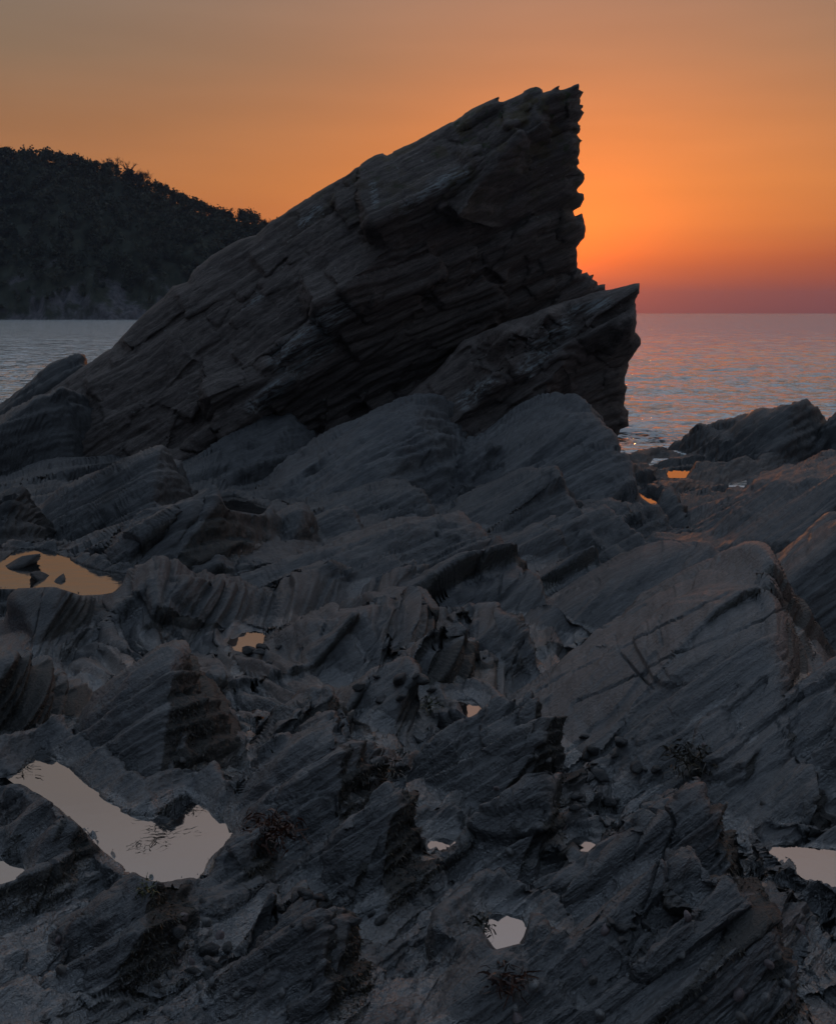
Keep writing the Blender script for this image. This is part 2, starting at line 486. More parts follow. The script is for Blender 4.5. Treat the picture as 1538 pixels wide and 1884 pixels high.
# outcrops: head crest (cx, cy), pixel row fy of the ground below it, tail on the ground (tx, ty),
# slopes: kl left flank, kr right/front flank, ke head; hw half width of the flat crest in metres
OUT = [
 # name key, cx, cy, fy, tx, ty, kl, kr, ke, hw, bow, tone, label
 (1345, 1632, 1775, 930, 1880, 0.75, 0.85, 1.8, 0.10, 0.25, 0.50, 'broad dark rock filling the bottom right corner, studded with pale limpets'),
 (1050, 1728, 1800, 800, 1900, 0.8, 1.0, 2.0, 0.06, 0.2, 0.52, 'low dark rock at the bottom edge, just right of the smallest triangular pool'),
 (590, 1655, 1780, 380, 1800, 0.7, 0.9, 1.6, 0.08, 0.3, 0.52, 'dark wedge of rock at the bottom centre, left of the limpet gully'),
 (270, 1640, 1740, 60, 1720, 0.7, 1.0, 1.7, 0.07, 0.25, 0.50, 'flaky dark rock at the lower left, below the large still pool'),
 (130, 1462, 1575, -60, 1560, 0.9, 1.0, 1.6, 0.06, 0.3, 0.48, 'knobbly dark rock at the left edge between the two still pools'),
 (470, 1546, 1612, 340, 1596, 0.7, 0.9, 1.5, 0.05, 0.35, 0.60, 'low hump at the right-hand foot of the large still pool'),
 (735, 1462, 1590, 530, 1582, 0.8, 0.95, 1.7, 0.05, 0.35, 0.62, 'pointed whaleback rock below the reddish seaweed, steep on its right'),
 (625, 1325, 1500, 350, 1512, 0.62, 0.85, 1.5, 0.10, 0.35, 0.66, 'large striped whaleback right of the large still pool, with a weedy steep end'),
 (320, 1205, 1395, 60, 1400, 0.62, 0.9, 1.5, 0.10, 0.35, 0.64, 'large lumpy whaleback rising behind the large still pool'),
 (20, 1205, 1345, -160, 1330, 0.8, 1.2, 1.7, 0.06, 0.3, 0.45, 'weed-dark boulder at the left edge above the large still pool'),
 (970, 1322, 1440, 700, 1425, 0.65, 0.85, 1.6, 0.09, 0.35, 0.64, 'broad rock in the middle with a weedy limpet-dotted right end'),
 (990, 1466, 1548, 830, 1552, 0.65, 0.9, 1.6, 0.05, 0.35, 0.62, 'small rounded rock left of the little bright puddle'),
 (1300, 1488, 1640, 900, 1655, 0.62, 0.8, 1.5, 0.10, 0.30, 0.58, 'wide dark ramp of rock left of the pool at the right edge'),
 (1510, 1440, 1515, 1320, 1500, 0.7, 0.9, 1.7, 0.06, 0.3, 0.6, 'low slab at the right edge behind the dark pool'),
 (1405, 1080, 1330, 880, 1300, 0.50, 0.40, 1.4, 0.26, 0.34, 0.72, 'great cracked slab on the right, split by long diagonal joints'),
 (1275, 984, 1120, 960, 1150, 0.6, 0.6, 1.6, 0.14, 0.30, 0.90, 'smooth tilted block peeping over the great cracked slab'),
 (1640, 950, 1180, 1340, 1110, 0.5, 0.7, 1.5, 0.3, 0.2, 0.72, 'dark smooth ramp at the right edge behind the great cracked slab'),
 (1690, 805, 990, 1250, 945, 0.45, 0.55, 1.5, 0.4, 0.2, 0.82, 'long grooved slope of rock climbing to the right edge'),
 (1480, 736, 846, 1200, 828, 0.6, 0.9, 2.6, 0.25, 0.25, 0.62, 'dark ridge of upturned beds at the right, against the sea'),
 (1600, 742, 846, 1470, 830, 0.6, 0.9, 2.6, 0.25, 0.25, 0.62, 'dark ridge at the right edge beyond the upturned beds'),
 (735, 1108, 1215, 470, 1205, 0.6, 0.85, 1.5, 0.10, 0.3, 0.74, 'dark humped rock in the middle with a weedy hollow on its right'),
 (812, 1180, 1268, 690, 1250, 0.7, 1.0, 1.8, 0.07, 0.35, 0.72, 'small smooth rounded boulder above the amber puddle'),
 (850, 984, 1065, 400, 1120, 0.5, 0.6, 1.6, 0.18, 0.25, 0.84, 'long pale grooved slab across the middle distance'),
 (975, 1038, 1112, 720, 1125, 0.55, 0.75, 1.8, 0.10, 0.35, 0.84, 'smooth whaleback with a rounded weedy snout, centre right'),
 (930, 1132, 1200, 820, 1215, 0.6, 0.8, 1.6, 0.08, 0.3, 0.78, 'low hump between the cracked slab and the smooth whaleback'),
 (1125, 948, 1020, 880, 1042, 0.5, 0.7, 2.0, 0.15, 0.3, 0.82, 'flat grooved whaleback behind the smooth tilted block'),
 (365, 1062, 1160, 190, 1130, 0.6, 0.85, 1.3, 0.10, 0.35, 0.70, 'dark pyramid-shaped rock just right of the amber pool'),
 (130, 1086, 1168, -60, 1165, 0.6, 0.9, 1.4, 0.10, 0.35, 0.66, 'low lumpy rock at the left edge in front of the amber pool'),
 (378, 925, 1050, 110, 1030, 0.55, 0.9, 2.2, 0.15, 0.25, 0.76, 'undercut rock with a dark overhang behind the amber pool'),
 (295, 822, 950, 40, 955, 0.55, 0.75, 1.8, 0.15, 0.25, 0.78, 'rounded grooved ridge at the left, upslope of the amber pool'),
 (512, 768, 860, 330, 885, 0.55, 0.9, 2.4, 0.15, 0.25, 0.80, 'blunt grey block in front of the dark foot of the big stack'),
 (800, 745, 890, 490, 880, 0.55, 0.6, 1.6, 0.50, 0.70, 1.15, 'large rounded rock mass in front of the big stack, centre'),
 (1080, 772, 898, 830, 905, 0.7, 0.75, 2.2, 0.60, 1.00, 1.10, 'lumpy knuckled rock mass below the smaller stack'),
 (85, 722, 860, -80, 845, 0.6, 0.9, 2.0, 0.2, 0.25, 0.62, 'broken dark rock at the left edge below the upturned ledge'),
 (150, 642, 838, -150, 842, 0.6, 1.6, 2.6, 0.12, 0.10, 0.55, 'dark upturned ledge at the left against the pale sea'),
 (30, 905, 985, -80, 985, 0.8, 1.2, 2.0, 0.1, 0.3, 0.5, 'dark weedy knob at the left edge beside the amber pool'),
 (1240, 905, 945, 1150, 945, 0.5, 0.8, 1.8, 0.15, 0.3, 0.72, 'low shelf of rock between the two fiery puddles and the slope'),
 (555, 960, 1010, 440, 1010, 0.5, 0.9, 2.0, 0.08, 0.3, 0.78, 'little rounded nose of rock above the long pale slab'),
 (400, 732, 812, 250, 838, 0.6, 0.9, 2.0, 0.2, 0.25, 0.72, 'flaky ledges at the foot of the big stack, left'),
 (745, 1252, 1312, 560, 1300, 0.6, 0.9, 1.6, 0.06, 0.3, 0.66, 'low broken ledge left of the amber puddle, with a green weed edge'),
 (760, 902, 958, 540, 968, 0.5, 0.6, 1.8, 0.22, 0.3, 0.82, 'low grooved slab below the large rounded rock mass'),
 (1010, 895, 950, 820, 962, 0.5, 0.6, 1.8, 0.20, 0.3, 0.80, 'low slab below the lumpy knuckled rock mass'),
 (700, 1036, 1095, 450, 1152, 0.45, 0.6, 1.8, 0.16, 0.3, 0.82, 'lower terrace along the front of the long pale slab'),
 (1190, 925, 968, 1030, 990, 0.5, 0.7, 1.8, 0.16, 0.3, 0.78, 'small slab left of the fiery sliver of water'),
 (1600, 1255, 1440, 1290, 1440, 0.5, 0.55, 1.5, 0.14, 0.25, 0.76, 'cracked slab at the right edge below the great cracked slab'),
 (640, 945, 990, 480, 1000, 0.5, 0.7, 1.9, 0.12, 0.3, 0.80, 'narrow rounded ridge behind the long pale slab'),
 (560, 1285, 1370, 470, 1340, 0.7, 1.1, 1.8, 0.05, 0.3, 0.62, 'small knob behind the large striped whaleback'),
]

# pools: water level (metres below the camera), outline in photograph pixels on that level
POOLS = [
 (2.02, 'still', [(-60, 1440), (30, 1425), (55, 1395), (75, 1378), (125, 1410), (185, 1463), (228, 1492), (285, 1502), (320, 1470), (345, 1462), (395, 1498), (440, 1535), (408, 1552), (384, 1576), (366, 1610), (300, 1620), (262, 1612), (190, 1562), (150, 1520), (95, 1472), (40, 1440)],
  'large still pool on the left mirroring the pale sky'),
 (1.97, 'still', [(-90, 1590), (0, 1580), (40, 1570), (56, 1610), (0, 1622), (-90, 1640)], 'small still pool cut by the left edge of the picture'),
 (2.52, 'ripple', [(-120, 1040), (0, 1035), (35, 1010), (85, 1012), (125, 1030), (185, 1050), (245, 1058), (235, 1075), (200, 1092), (150, 1094), (100, 1078), (0, 1082), (-120, 1090)], 'amber rippled pool at the left edge, middle distance'),
 (2.36, 'still', [(228, 1168), (240, 1166), (280, 1204), (262, 1206), (235, 1190)], 'sliver of bright water between the left-hand rocks'),
 (2.40, 'still', [(418, 1180), (440, 1162), (492, 1168), (480, 1185), (450, 1198), (425, 1192)], 'small bright pool right of the pyramid-shaped rock'),
 (2.22, 'still', [(838, 1290), (868, 1286), (888, 1308), (862, 1318), (840, 1306)], 'amber puddle at the foot of the great cracked slab'),
 (1.95, 'still', [(880, 1730), (912, 1682), (955, 1690), (985, 1724), (940, 1738), (908, 1746)], 'small triangular pool near the bottom centre'),
 (1.99, 'still', [(1440, 1560), (1490, 1560), (1538, 1566), (1700, 1596), (1700, 1650), (1538, 1622), (1476, 1604), (1455, 1585)], 'dark pool at the right edge, pale at its near end'),
 (2.02, 'still', [(1058, 1556), (1075, 1546), (1104, 1556), (1085, 1566)], 'tiny bright puddle beside the wide dark ramp'),
 (3.37, 'still', [(1222, 878), (1232, 864), (1272, 862), (1262, 878)], 'fiery orange puddle nearest the sea'),
 (3.19, 'still', [(1168, 905), (1190, 906), (1220, 922), (1200, 928)], 'fiery orange sliver of water in the gully'),
 (2.99, 'ripple', [(395, 918), (430, 912), (470, 926), (505, 936), (480, 946), (420, 936)], 'dark narrow pool below the blunt grey block'),
 (2.05, 'still', [(796, 1545), (820, 1540), (832, 1552), (806, 1556)], 'tiny puddle left of the small rounded rock'),
]


def pool_poly(p):
    lvl, _, pts, _ = p
    out = []
    for (x, y) in pts:
        Y = F * lvl / (y - PY0)
        out.append(((x - PX0) * Y / F, Y))
    return np.array(out)


PP = [pool_poly(p) for p in POOLS]


def poly_sd(X, Y, poly):
    """signed distance, negative inside"""
    d = np.full(X.shape, 1e9, np.float32)
    ins = np.zeros(X.shape, bool)
    n = len(poly)
    for i in range(n):
        ax, ay = poly[i]; bx, by = poly[(i + 1) % n]
        ex, ey = bx - ax, by - ay
        t = np.clip(((X - ax) * ex + (Y - ay) * ey) / (ex * ex + ey * ey + 1e-12), 0, 1)
        d = np.minimum(d, (X - ax - t * ex) ** 2 + (Y - ay - t * ey) ** 2)
        cond = ((ay > Y) != (by > Y)) & (X < ex * (Y - ay) / (ey + 1e-12) + ax)
        ins ^= cond
    d = np.sqrt(d)
    return np.where(ins, -d, d)


def lip_limit(X, Y):
    """worn outlets: in front of each basin the rock stays below the basin's rim"""
    out = np.full(X.shape, 1e9, np.float32)
    for p, poly in zip(POOLS, PP):
        ppx = PX0 + F * poly[:, 0] / poly[:, 1]; ppy = PY0 + F * p[0] / poly[:, 1]
        ga = np.linspace(ppx.min() + 1, ppx.max() - 1, 60)
        lo = np.full(60, -1e9)
        for e0 in range(len(poly)):
            e1 = (e0 + 1) % len(poly)
            xa, xb = ppx[e0], ppx[e1]
            if abs(xb - xa) < 1e-6:
                continue
            t = (ga - xa) / (xb - xa)
            ok_ = (t >= 0) & (t <= 1)
            lo = np.where(ok_, np.maximum(lo, ppy[e0] + t * (ppy[e1] - ppy[e0])), lo)
        vx = PX0 + F * X / Y
        ynear = F * p[0] / (np.interp(vx, ga, lo) - PY0)
        m_ = (vx > ga[0]) & (vx < ga[-1]) & (Y < ynear) & (Y > ynear * 0.45)
        if m_.any():
            lim = CZ - (np.interp(vx[m_], ga, lo) + 1.0 - PY0) * Y[m_] / F - 0.01
            wd = min(30.0, 0.2 * (ga[-1] - ga[0]))
            lim = lim + 0.25 * (1 - np.clip(np.minimum(vx[m_] - ga[0], ga[-1] - vx[m_]) / wd, 0, 1)) ** 2
            out[m_] = np.minimum(out[m_], lim)
    return out


def ridge_height(o, X, Y, wx, wy):
    cx, cy, fy, tx, ty, kl, kr, ke, hw, bow = o[:10]
    T = G(tx, ty)
    yc = ground_Y(fy)
    mu = float(np.interp(yc, [5.0, 6.8], [1.28, 0.82]))
    kl, kr, ke = kl * mu, kr * mu, ke * max(mu, 1.0)
    C = np.array([(cx - PX0) * yc / F, yc])
    zc = CZ - (cy - PY0) * yc / F
    zt = CZ - np.interp(T[1], GD, GZ) - 0.10
    L = np.linalg.norm(C - T)
    u = (C - T) / L
    sc = max(0.12, min(0.42, L * 0.14))
    s = (X - T[0]) * u[0] + (Y - T[1]) * u[1] + wx * sc
    c = (X - T[0]) * u[1] - (Y - T[1]) * u[0] + wy * sc        # + to the right/front
    f = np.clip(s / L, -0.3, 1.0)
    prof = f + bow * 4 * f * (1 - f) * 0.35 * (f > 0)
    rr = min(0.30, max(0.05, 0.06 * L))
    z = zt + (zc - zt) * prof
    hwl = hw * (0.35 + 0.9 * np.clip(f, 0, 1))
    z = z - kl * (spl(-c - hwl * 1.5, rr) - 0.25 * rr) - kr * (spl(c - hwl, rr) - 0.25 * rr) - ke * spl(s - L, rr * 0.6)
    z = z - np.clip(-s / L - 0.05, 0, 9) * (zc - zt) * 0.8
    return z


def plan_plates(n, seed, lmin, lmax, omax):
    """slabs lying shingled on the shore: centre, axes, plane and size of each"""
    r = np.random.default_rng(seed)
    px = r.uniform(-260, 1800, n); py = 800 + (2150 - 800) * r.uniform(0, 1, n) ** 1.05
    c = np.array([G(a, b) for a, b in zip(px, py)])
    sc = np.clip(c[:, 1] / 7.0, 0.55, 2.6)
    L = np.exp(r.uniform(math.log(lmin), math.log(lmax), n)) * sc
    mid_ = np.interp(c[:, 1], [5.5, 8], [0, 1])
    L = L * (1 + 0.5 * mid_)
    W = L * r.uniform(0.16, 0.40, n)
    th = np.radians(np.clip(r.normal(36, 11 - 4 * mid_, n), 5, 70))
    e = 0.06
    h0, lb, _ = macro0(c[:, 0], c[:, 1], True)
    hx_ = (macro0(c[:, 0] + e * sc, c[:, 1])[0] - macro0(c[:, 0] - e * sc, c[:, 1])[0]) / (2 * e * sc)
    hy_ = (macro0(c[:, 0], c[:, 1] + e * sc)[0] - macro0(c[:, 0], c[:, 1] - e * sc)[0]) / (2 * e * sc)
    g = np.hypot(hx_, hy_)
    k = np.minimum(1, 0.55 / np.maximum(g, 1e-6))
    up = r.uniform(0.02, 0.24, n); cr = r.uniform(-0.30, 0.10, n) * (1 - 0.4 * mid_)
    off = r.uniform(-0.05, omax - 0.02, n) * sc
    smooth = np.isin(lb, (14, 15, 23, 16, 17)) | ((mid_ > 0.5) & (r.random(n) < (0.75 if lmax < 2 else 0.0)))
    use = np.where(~smooth | (r.random(n) < (0.25 if lmax < 2 else 0.6)))[0]
    return [(c[i], L[i], W[i], math.cos(th[i]), math.sin(th[i]), h0[i] + off[i], hx_[i] * k[i], hy_[i] * k[i], up[i], cr[i], sc[i], (0.035 + omax) * r.uniform(0.5, 1.6)) for i in use]


PLATES = []


def lay_plates(h, X, Y):
    h = h.copy()
    shp = h.shape
    h00 = h.ravel().copy()
    hf = h.ravel(); Xf = np.asarray(X, np.float32).ravel(); Yf_ = np.asarray(Y, np.float32).ravel()
    order = np.argsort(Yf_, kind='stable')
    Ys = Yf_[order]
    for i, (c, L, W, ct, st, z0, gx, gy, up, cr, sc, cap) in enumerate(PLATES):
        R = 0.5 * L + 0.25 * sc
        a = np.searchsorted(Ys, c[1] - R); b = np.searchsorted(Ys, c[1] + R)
        idx = order[a:b]
        idx = idx[np.abs(Xf[idx] - c[0]) < R]
        if not len(idx):
            continue
        dx = Xf[idx] - c[0]; dy = Yf_[idx] - c[1]
        wob = pn(Xf[idx] * 3.0 / sc, Yf_[idx] * 3.0 / sc, 0 * dx + i * 0.37, 960) * 0.06 * sc
        s_ = dx * ct + dy * st + wob
        c_ = dx * st - dy * ct + wob * 0.6
        z = z0 + gx * dx + gy * dy + up * s_ + cr * c_
        zc_ = h00[idx] + cap * sc
        z = zc_ - spl(zc_ - z, 0.03)
        z = z - 3.2 * np.maximum(np.abs(c_) - W * 0.5, 0) - 3.6 * np.maximum(s_ - L * 0.5, 0) - 1.2 * np.maximum(-s_ - L * 0.5, 0)
        hf[idx] = np.maximum(hf[idx], z)
    return hf.reshape(shp)


def macro0(X, Y, want_label=False):
    X = X.astype(np.float32); Y = Y.astype(np.float32)
    Z0 = np.zeros_like(X)
    wx = 0.55 * pn(X * 0.7, Y * 0.7, Z0 + 3.1, 900) + 0.22 * pn(X * 1.9, Y * 1.9, Z0 + 8.1, 901)
    wy = 0.55 * pn(X * 0.7, Y * 0.7, Z0 + 13.1, 902) + 0.22 * pn(X * 1.9, Y * 1.9, Z0 + 18.1, 903)
    base = CZ - np.interp(Y, GD, GZ).astype(np.float32)
    # low cuestas in the floor between the outcrops
    far = np.clip(Y / 8, 0.5, 2.2)
    q = (X * 0.88 - Y * 0.47) / (0.55 * far) + wx * 0.4
    sw = q - np.floor(q)
    cu = np.where(sw < 0.78, sw / 0.78, (1 - sw) / 0.22) - 0.5
    base = base + (0.085 * cu * (0.4 + rnd(np.floor(q), seed=77)) + 0.17 * pn((X * 0.80 + Y * 0.60) * 0.36 / far, (X * 0.60 - Y * 0.80) * 1.25 / far, Z0, 910) + 0.06 * pn((X * 0.80 + Y * 0.60) * 0.9 / far, (X * 0.60 - Y * 0.80) * 3.1 / far, Z0, 911)) * np.clip(Y / 7, 0.55, 1.6)
    base = base - 0.12 * np.clip(Y / 6, 0.6, 1.1)
    h = base.copy()
    lab = np.full(X.shape, -1, np.int16)
    best = base.copy()
    for i, o in enumerate(OUT):
        r = ridge_height(o, X, Y, wx, wy)
        if want_label:
            g = r > best
            lab[g] = i
        best = np.maximum(best, r)
        h = smax(h, r, 0.05)
    return h, lab, Z0


def macro(X, Y, want_label=False):
    h, lab, Z0 = macro0(X, Y, want_label)
    h = lay_plates(h, X, Y)
    # pools
    for p, poly in zip(POOLS, PP):
        lv = CZ - p[0]
        mar = 0.5
        x0, y0 = poly.min(0) - mar; x1, y1 = poly.max(0) + mar
        k = (X > x0) & (X < x1) & (Y > y0) & (Y < y1)
        if not k.any():
            continue
        d = poly_sd(X[k], Y[k], poly)
        d = d + 0.022 * pn(X[k] * 9, Y[k] * 9, Z0[k], 920) + 0.012 * pn(X[k] * 27, Y[k] * 27, Z0[k], 921)
        hk = h[k]
        size = min(1.0, math.sqrt(max((x1 - x0 - 1) * (y1 - y0 - 1), 0.01)))
        inside = lv - np.minimum(-d * 0.9, 0.12) - 0.004
        outside = np.maximum(hk, lv + np.minimum(d * 0.55, 0.06) - np.clip(d - 0.12, 0, 9) * 3)
        outside = np.minimum(outside, lv + 0.006 + np.maximum(d, 0) * 1.3 + np.clip(d - 0.25, 0, 9) * 8)
        hk = np.where(d < 0, np.minimum(hk, inside), outside)
        h[k] = hk
        if want_label:
            lk = lab[k]; lk[d < 0.0] = -1; lab[k] = lk
    h = np.minimum(h, lip_limit(X, Y))
    return (h, lab) if want_label else h


# ------------------------------------------------------------------ the rocky shore, one continuous surface cut into its outcrops
PLATES = plan_plates(260, 3, 0.9, 2.8, 0.06) + plan_plates(520, 4, 0.30, 1.1, 0.032)
NCOL, NROW = 751, 1040
acol = np.concatenate([np.linspace(-1.1, -0.45, 55)[:-1], np.linspace(-0.45, 0.45, 643), np.linspace(0.45, 1.1, 55)[1:]])
pyf = np.linspace(2180, 800, 1500)
Yf = np.interp(-pyf, -_tP, _tY)
XX = acol[None, ::2] * Yf[:, None]
YY = np.repeat(Yf[:, None], XX.shape[1], 1)
hm = macro(XX, YY)
py_act = PY0 + F * (CZ - hm) / YY
wgt = np.abs(np.diff(py_act, axis=0)) * 0.75 + np.abs(np.diff(pyf))[:, None] * 0.55


def blur(a, n, ax):
    k = np.ones(n) / n
    pad = [(0, 0), (0, 0)]; pad[ax] = (n // 2, n // 2)
    a = np.pad(a, pad, mode='edge')
    return np.apply_along_axis(lambda v: np.convolve(v, k, 'valid'), ax, a)


wgt = blur(blur(wgt, 7, 0), 15, 1)
wgt = blur(wgt, 15, 1)
cum = np.vstack([np.zeros((1, wgt.shape[1])), np.cumsum(wgt, 0)])
cum /= cum[-1:]
rows = np.linspace(0, 1, NROW)
Yr = np.empty((NROW, XX.shape[1]))
for j in range(XX.shape[1]):
    Yr[:, j] = np.interp(rows, cum[:, j], Yf)
ai = np.linspace(0, XX.shape[1] - 1, NCOL)
i0 = np.clip(np.floor(ai).astype(int), 0, XX.shape[1] - 2)
fr = ai - i0
Yg = Yr[:, i0] * (1 - fr) + Yr[:, i0 + 1] * fr
Xg = acol[None, :] * Yg
Hg, Lg = macro(Xg, Yg, True)
V = np.stack([Xg, Yg, Hg], -1)
N = grid_normals(V)
P = V.reshape(-1, 3); Nf = N.reshape(-1, 3)
lod = (P[:, 1] / 1086.0 * 1.0).astype(np.float32)
scale = np.clip(P[:, 1] / 7.0, 0.75, 1.35).astype(np.float32)
# coarser structure further out, so that the ledges keep a natural size against the outcrops
disp = rock_detail(P / scale[:, None], lod / scale, 1.0, seed=0, blocks=0.9) * scale
disp *= np.interp(P[:, 1], [3, 6, 9, 14, 24], [1.0, 0.95, 0.85, 0.85, 0.95])
lab0 = Lg.reshape(-1)
slab_k = np.where((lab0 == 14) | (lab0 == 15) | (lab0 == 23))[0]
disp[slab_k] *= 0.62
# open joints of the great cracked slab
CRACKS = [[(1127, 1160), (1139, 1199), (1170, 1236), (1200, 1266)],
          [(868, 1268), (960, 1222), (1060, 1158), (1110, 1150), (1185, 1108)],
          [(935, 1298), (1090, 1215), (1220, 1155), (1340, 1095)],
          [(1060, 1290), (1290, 1190), (1445, 1122)],
          [(1425, 1325), (1450, 1365), (1480, 1415)]]
vpx = PX0 + F * P[:, 0] / P[:, 1]; vpy = PY0 + F * (CZ - P[:, 2]) / P[:, 1]
ck = np.where((lab0 == 14) | (lab0 == 45))[0]
for line in CRACKS:
    best_d = np.full(len(ck), 1e9)
    jx = vpx[ck] + 4 * pn(vpx[ck] / 60, vpy[ck] / 60, 0 * ck, 401) + 2 * pn(vpx[ck] / 17, vpy[ck] / 17, 0 * ck, 402)
    jy = vpy[ck] + 4 * pn(vpx[ck] / 60, vpy[ck] / 60, 0 * ck + 5, 403) + 2 * pn(vpx[ck] / 17, vpy[ck] / 17, 0 * ck + 5, 404)
    for (ax, ay), (bx, by) in zip(line[:-1], line[1:]):
        ex, ey = bx - ax, by - ay
        t = np.clip(((jx - ax) * ex + (jy - ay) * ey) / (ex * ex + ey * ey), 0, 1)
        best_d = np.minimum(best_d, np.hypot(jx - ax - t * ex, jy - ay - t * ey))
    wid = 1.9 + 1.5 * pn(vpx[ck] / 40, vpy[ck] / 40, 0 * ck + 9, 405)
    disp[ck] -= (0.020 + 0.035 * pn(vpx[ck] / 55, vpy[ck] / 55, 0 * ck + 2, 406)) * (1 - sstep(0.2, np.maximum(wid, 1.0), best_d))
pool_k = np.zeros(len(P), np.float32) + 9
lvl = np.full(len(P), -9.0, np.float32)
for p, poly in zip(POOLS, PP):
    x0, y0 = poly.min(0) - 0.6; x1, y1 = poly.max(0) + 0.6
    k = np.where((P[:, 0] > x0) & (P[:, 0] < x1) & (P[:, 1] > y0) & (P[:, 1] < y1))[0]
    if len(k):
        d = poly_sd(P[k, 0], P[k, 1], poly)
        lvl[k] = np.where(d < pool_k[k], CZ - p[0], lvl[k])
        pool_k[k] = np.minimum(pool_k[k], d)
disp *= np.where(pool_k < 0, 0.25, np.clip(0.25 + pool_k * 5, 0.25, 1))
P2 = P + Nf * disp[:, None]
ll = lip_limit(P2[:, 0], P2[:, 1])
P2[:, 2] = np.minimum(P2[:, 2], ll + 0.35 * np.clip(disp, -0.02, 0.02))
inside = pool_k < -0.02
P2[inside, 2] = np.minimum(P2[inside, 2], lvl[inside] - 0.004)
V2 = P2.reshape(V.shape)
N2 = grid_normals(V2).reshape(-1, 3)
# wetness: low ground, pool margins; weed: steep ends that face right
floor_z = CZ - np.interp(P[:, 1], GD, GZ)
rel = P[:, 2] - floor_z
wet = 0.62 * (1 - sstep(-0.02, 0.10, rel / np.clip(P[:, 1] / 7, 0.6, 1.6))) + 0.55 * (1 - sstep(0.0, 0.16, pool_k))
wet += 0.22 * sstep(6.0, 3.0, P[:, 1]) * 0
wet = np.clip(wet * (1 - 0.9 * sstep(9, 13, P[:, 1])), 0, 1)
zg_ = P2[:, 2].reshape(V.shape[:2])
zb_ = blur(blur(zg_, 31, 0), 31, 1)
hollow = ((zb_ - zg_).reshape(-1) / np.clip(P[:, 1] / 5, 0.6, 3))
wet = np.clip(wet + 0.9 * sstep(0.003, 0.045, hollow) * (1 - 0.6 * sstep(9, 14, P[:, 1])), 0, 1)
steep = 1 - Nf[:, 2]
weed = sstep(0.22, 0.55, steep) * sstep(-0.15, 0.45, Nf[:, 0]) * (1 - sstep(9.0, 14.0, P[:, 1]) * 0.5)
tones = np.array([o[11 - 1] for o in OUT] + [0.68])
lab = Lg.reshape(-1)
tone_v = (0.26 + 0.82 * tones[lab]) * 1.12  # lower tones near the camera: wet dark rock plus lens vignetting put into colour
tone_g = tone_v.reshape(V.shape[:2])
tone_g = blur(blur(tone_g[:, ::1], 9, 0), 9, 1)
tone_v = tone_g.reshape(-1) 

Q = grid_quads(NROW, NCOL)
ql = Lg[:-1, :-1].reshape(-1)
# drop faces far below the sea
ok = (P2[Q[:, 0], 2] > -0.9)
Q = Q[ok]; ql = ql[ok]


def cut(mask_quads, name):
    used, inv = np.unique(Q[mask_quads], return_inverse=True)
    q = inv.reshape(-1, 4)
    return mesh_from(name, P2[used], q, MAT_SHORE, normals=N2[used],
                     attrs={'damp': (1 - 0.72 * sstep(5.8, 9, P[used, 1]) - 0.2 * sstep(12, 16, P[used, 1])), 'wet': wet[used], 'weed': weed[used], 'tone': tone_v[used]})


obj('rocky_shore', cut(ql == -1, 'rocky_shore'), kind='structure')
for i, o in enumerate(OUT):
    k = ql == i
    if k.sum() < 30:
        print('outcrop hidden', i, o[-1], k.sum())
        continue
    obj('rock_outcrop', cut(k, 'rock_outcrop'), label=o[-1], category='rock', group='slate outcrops on the shore')

for p, poly in zip(POOLS, PP):
    c = poly.mean(0)
    big = c + (poly - c) * (1 + 0.10 / np.maximum(np.linalg.norm(poly - c, axis=1, keepdims=True), 0.05))
    z = CZ - p[0]
    me = bpy.data.meshes.new('rock_pool')
    me.from_pydata([(x, y, z) for x, y in big], [], [list(range(len(big)))])
    me.update()
    me.materials.append(MAT_POOL if p[1] == 'still' else MAT_POOL_R)
    if me.polygons[0].normal.z < 0:
        me.flip_normals()
    obj('rock_pool', me, label=p[3], category='rock pool', kind='thing', group='pools between the outcrops')


# ------------------------------------------------------------------ relief solids: a stack with its own outline, distance and thickness
def resample(poly, step):
    out = []
    n = len(poly)
    for i in range(n):
        a = np.array(poly[i], float); b = np.array(poly[(i + 1) % n], float)
        k = max(1, int(np.linalg.norm(b - a) / step))
        for j in range(k):
            out.append(a + (b - a) * j / k)
    return np.array(out)


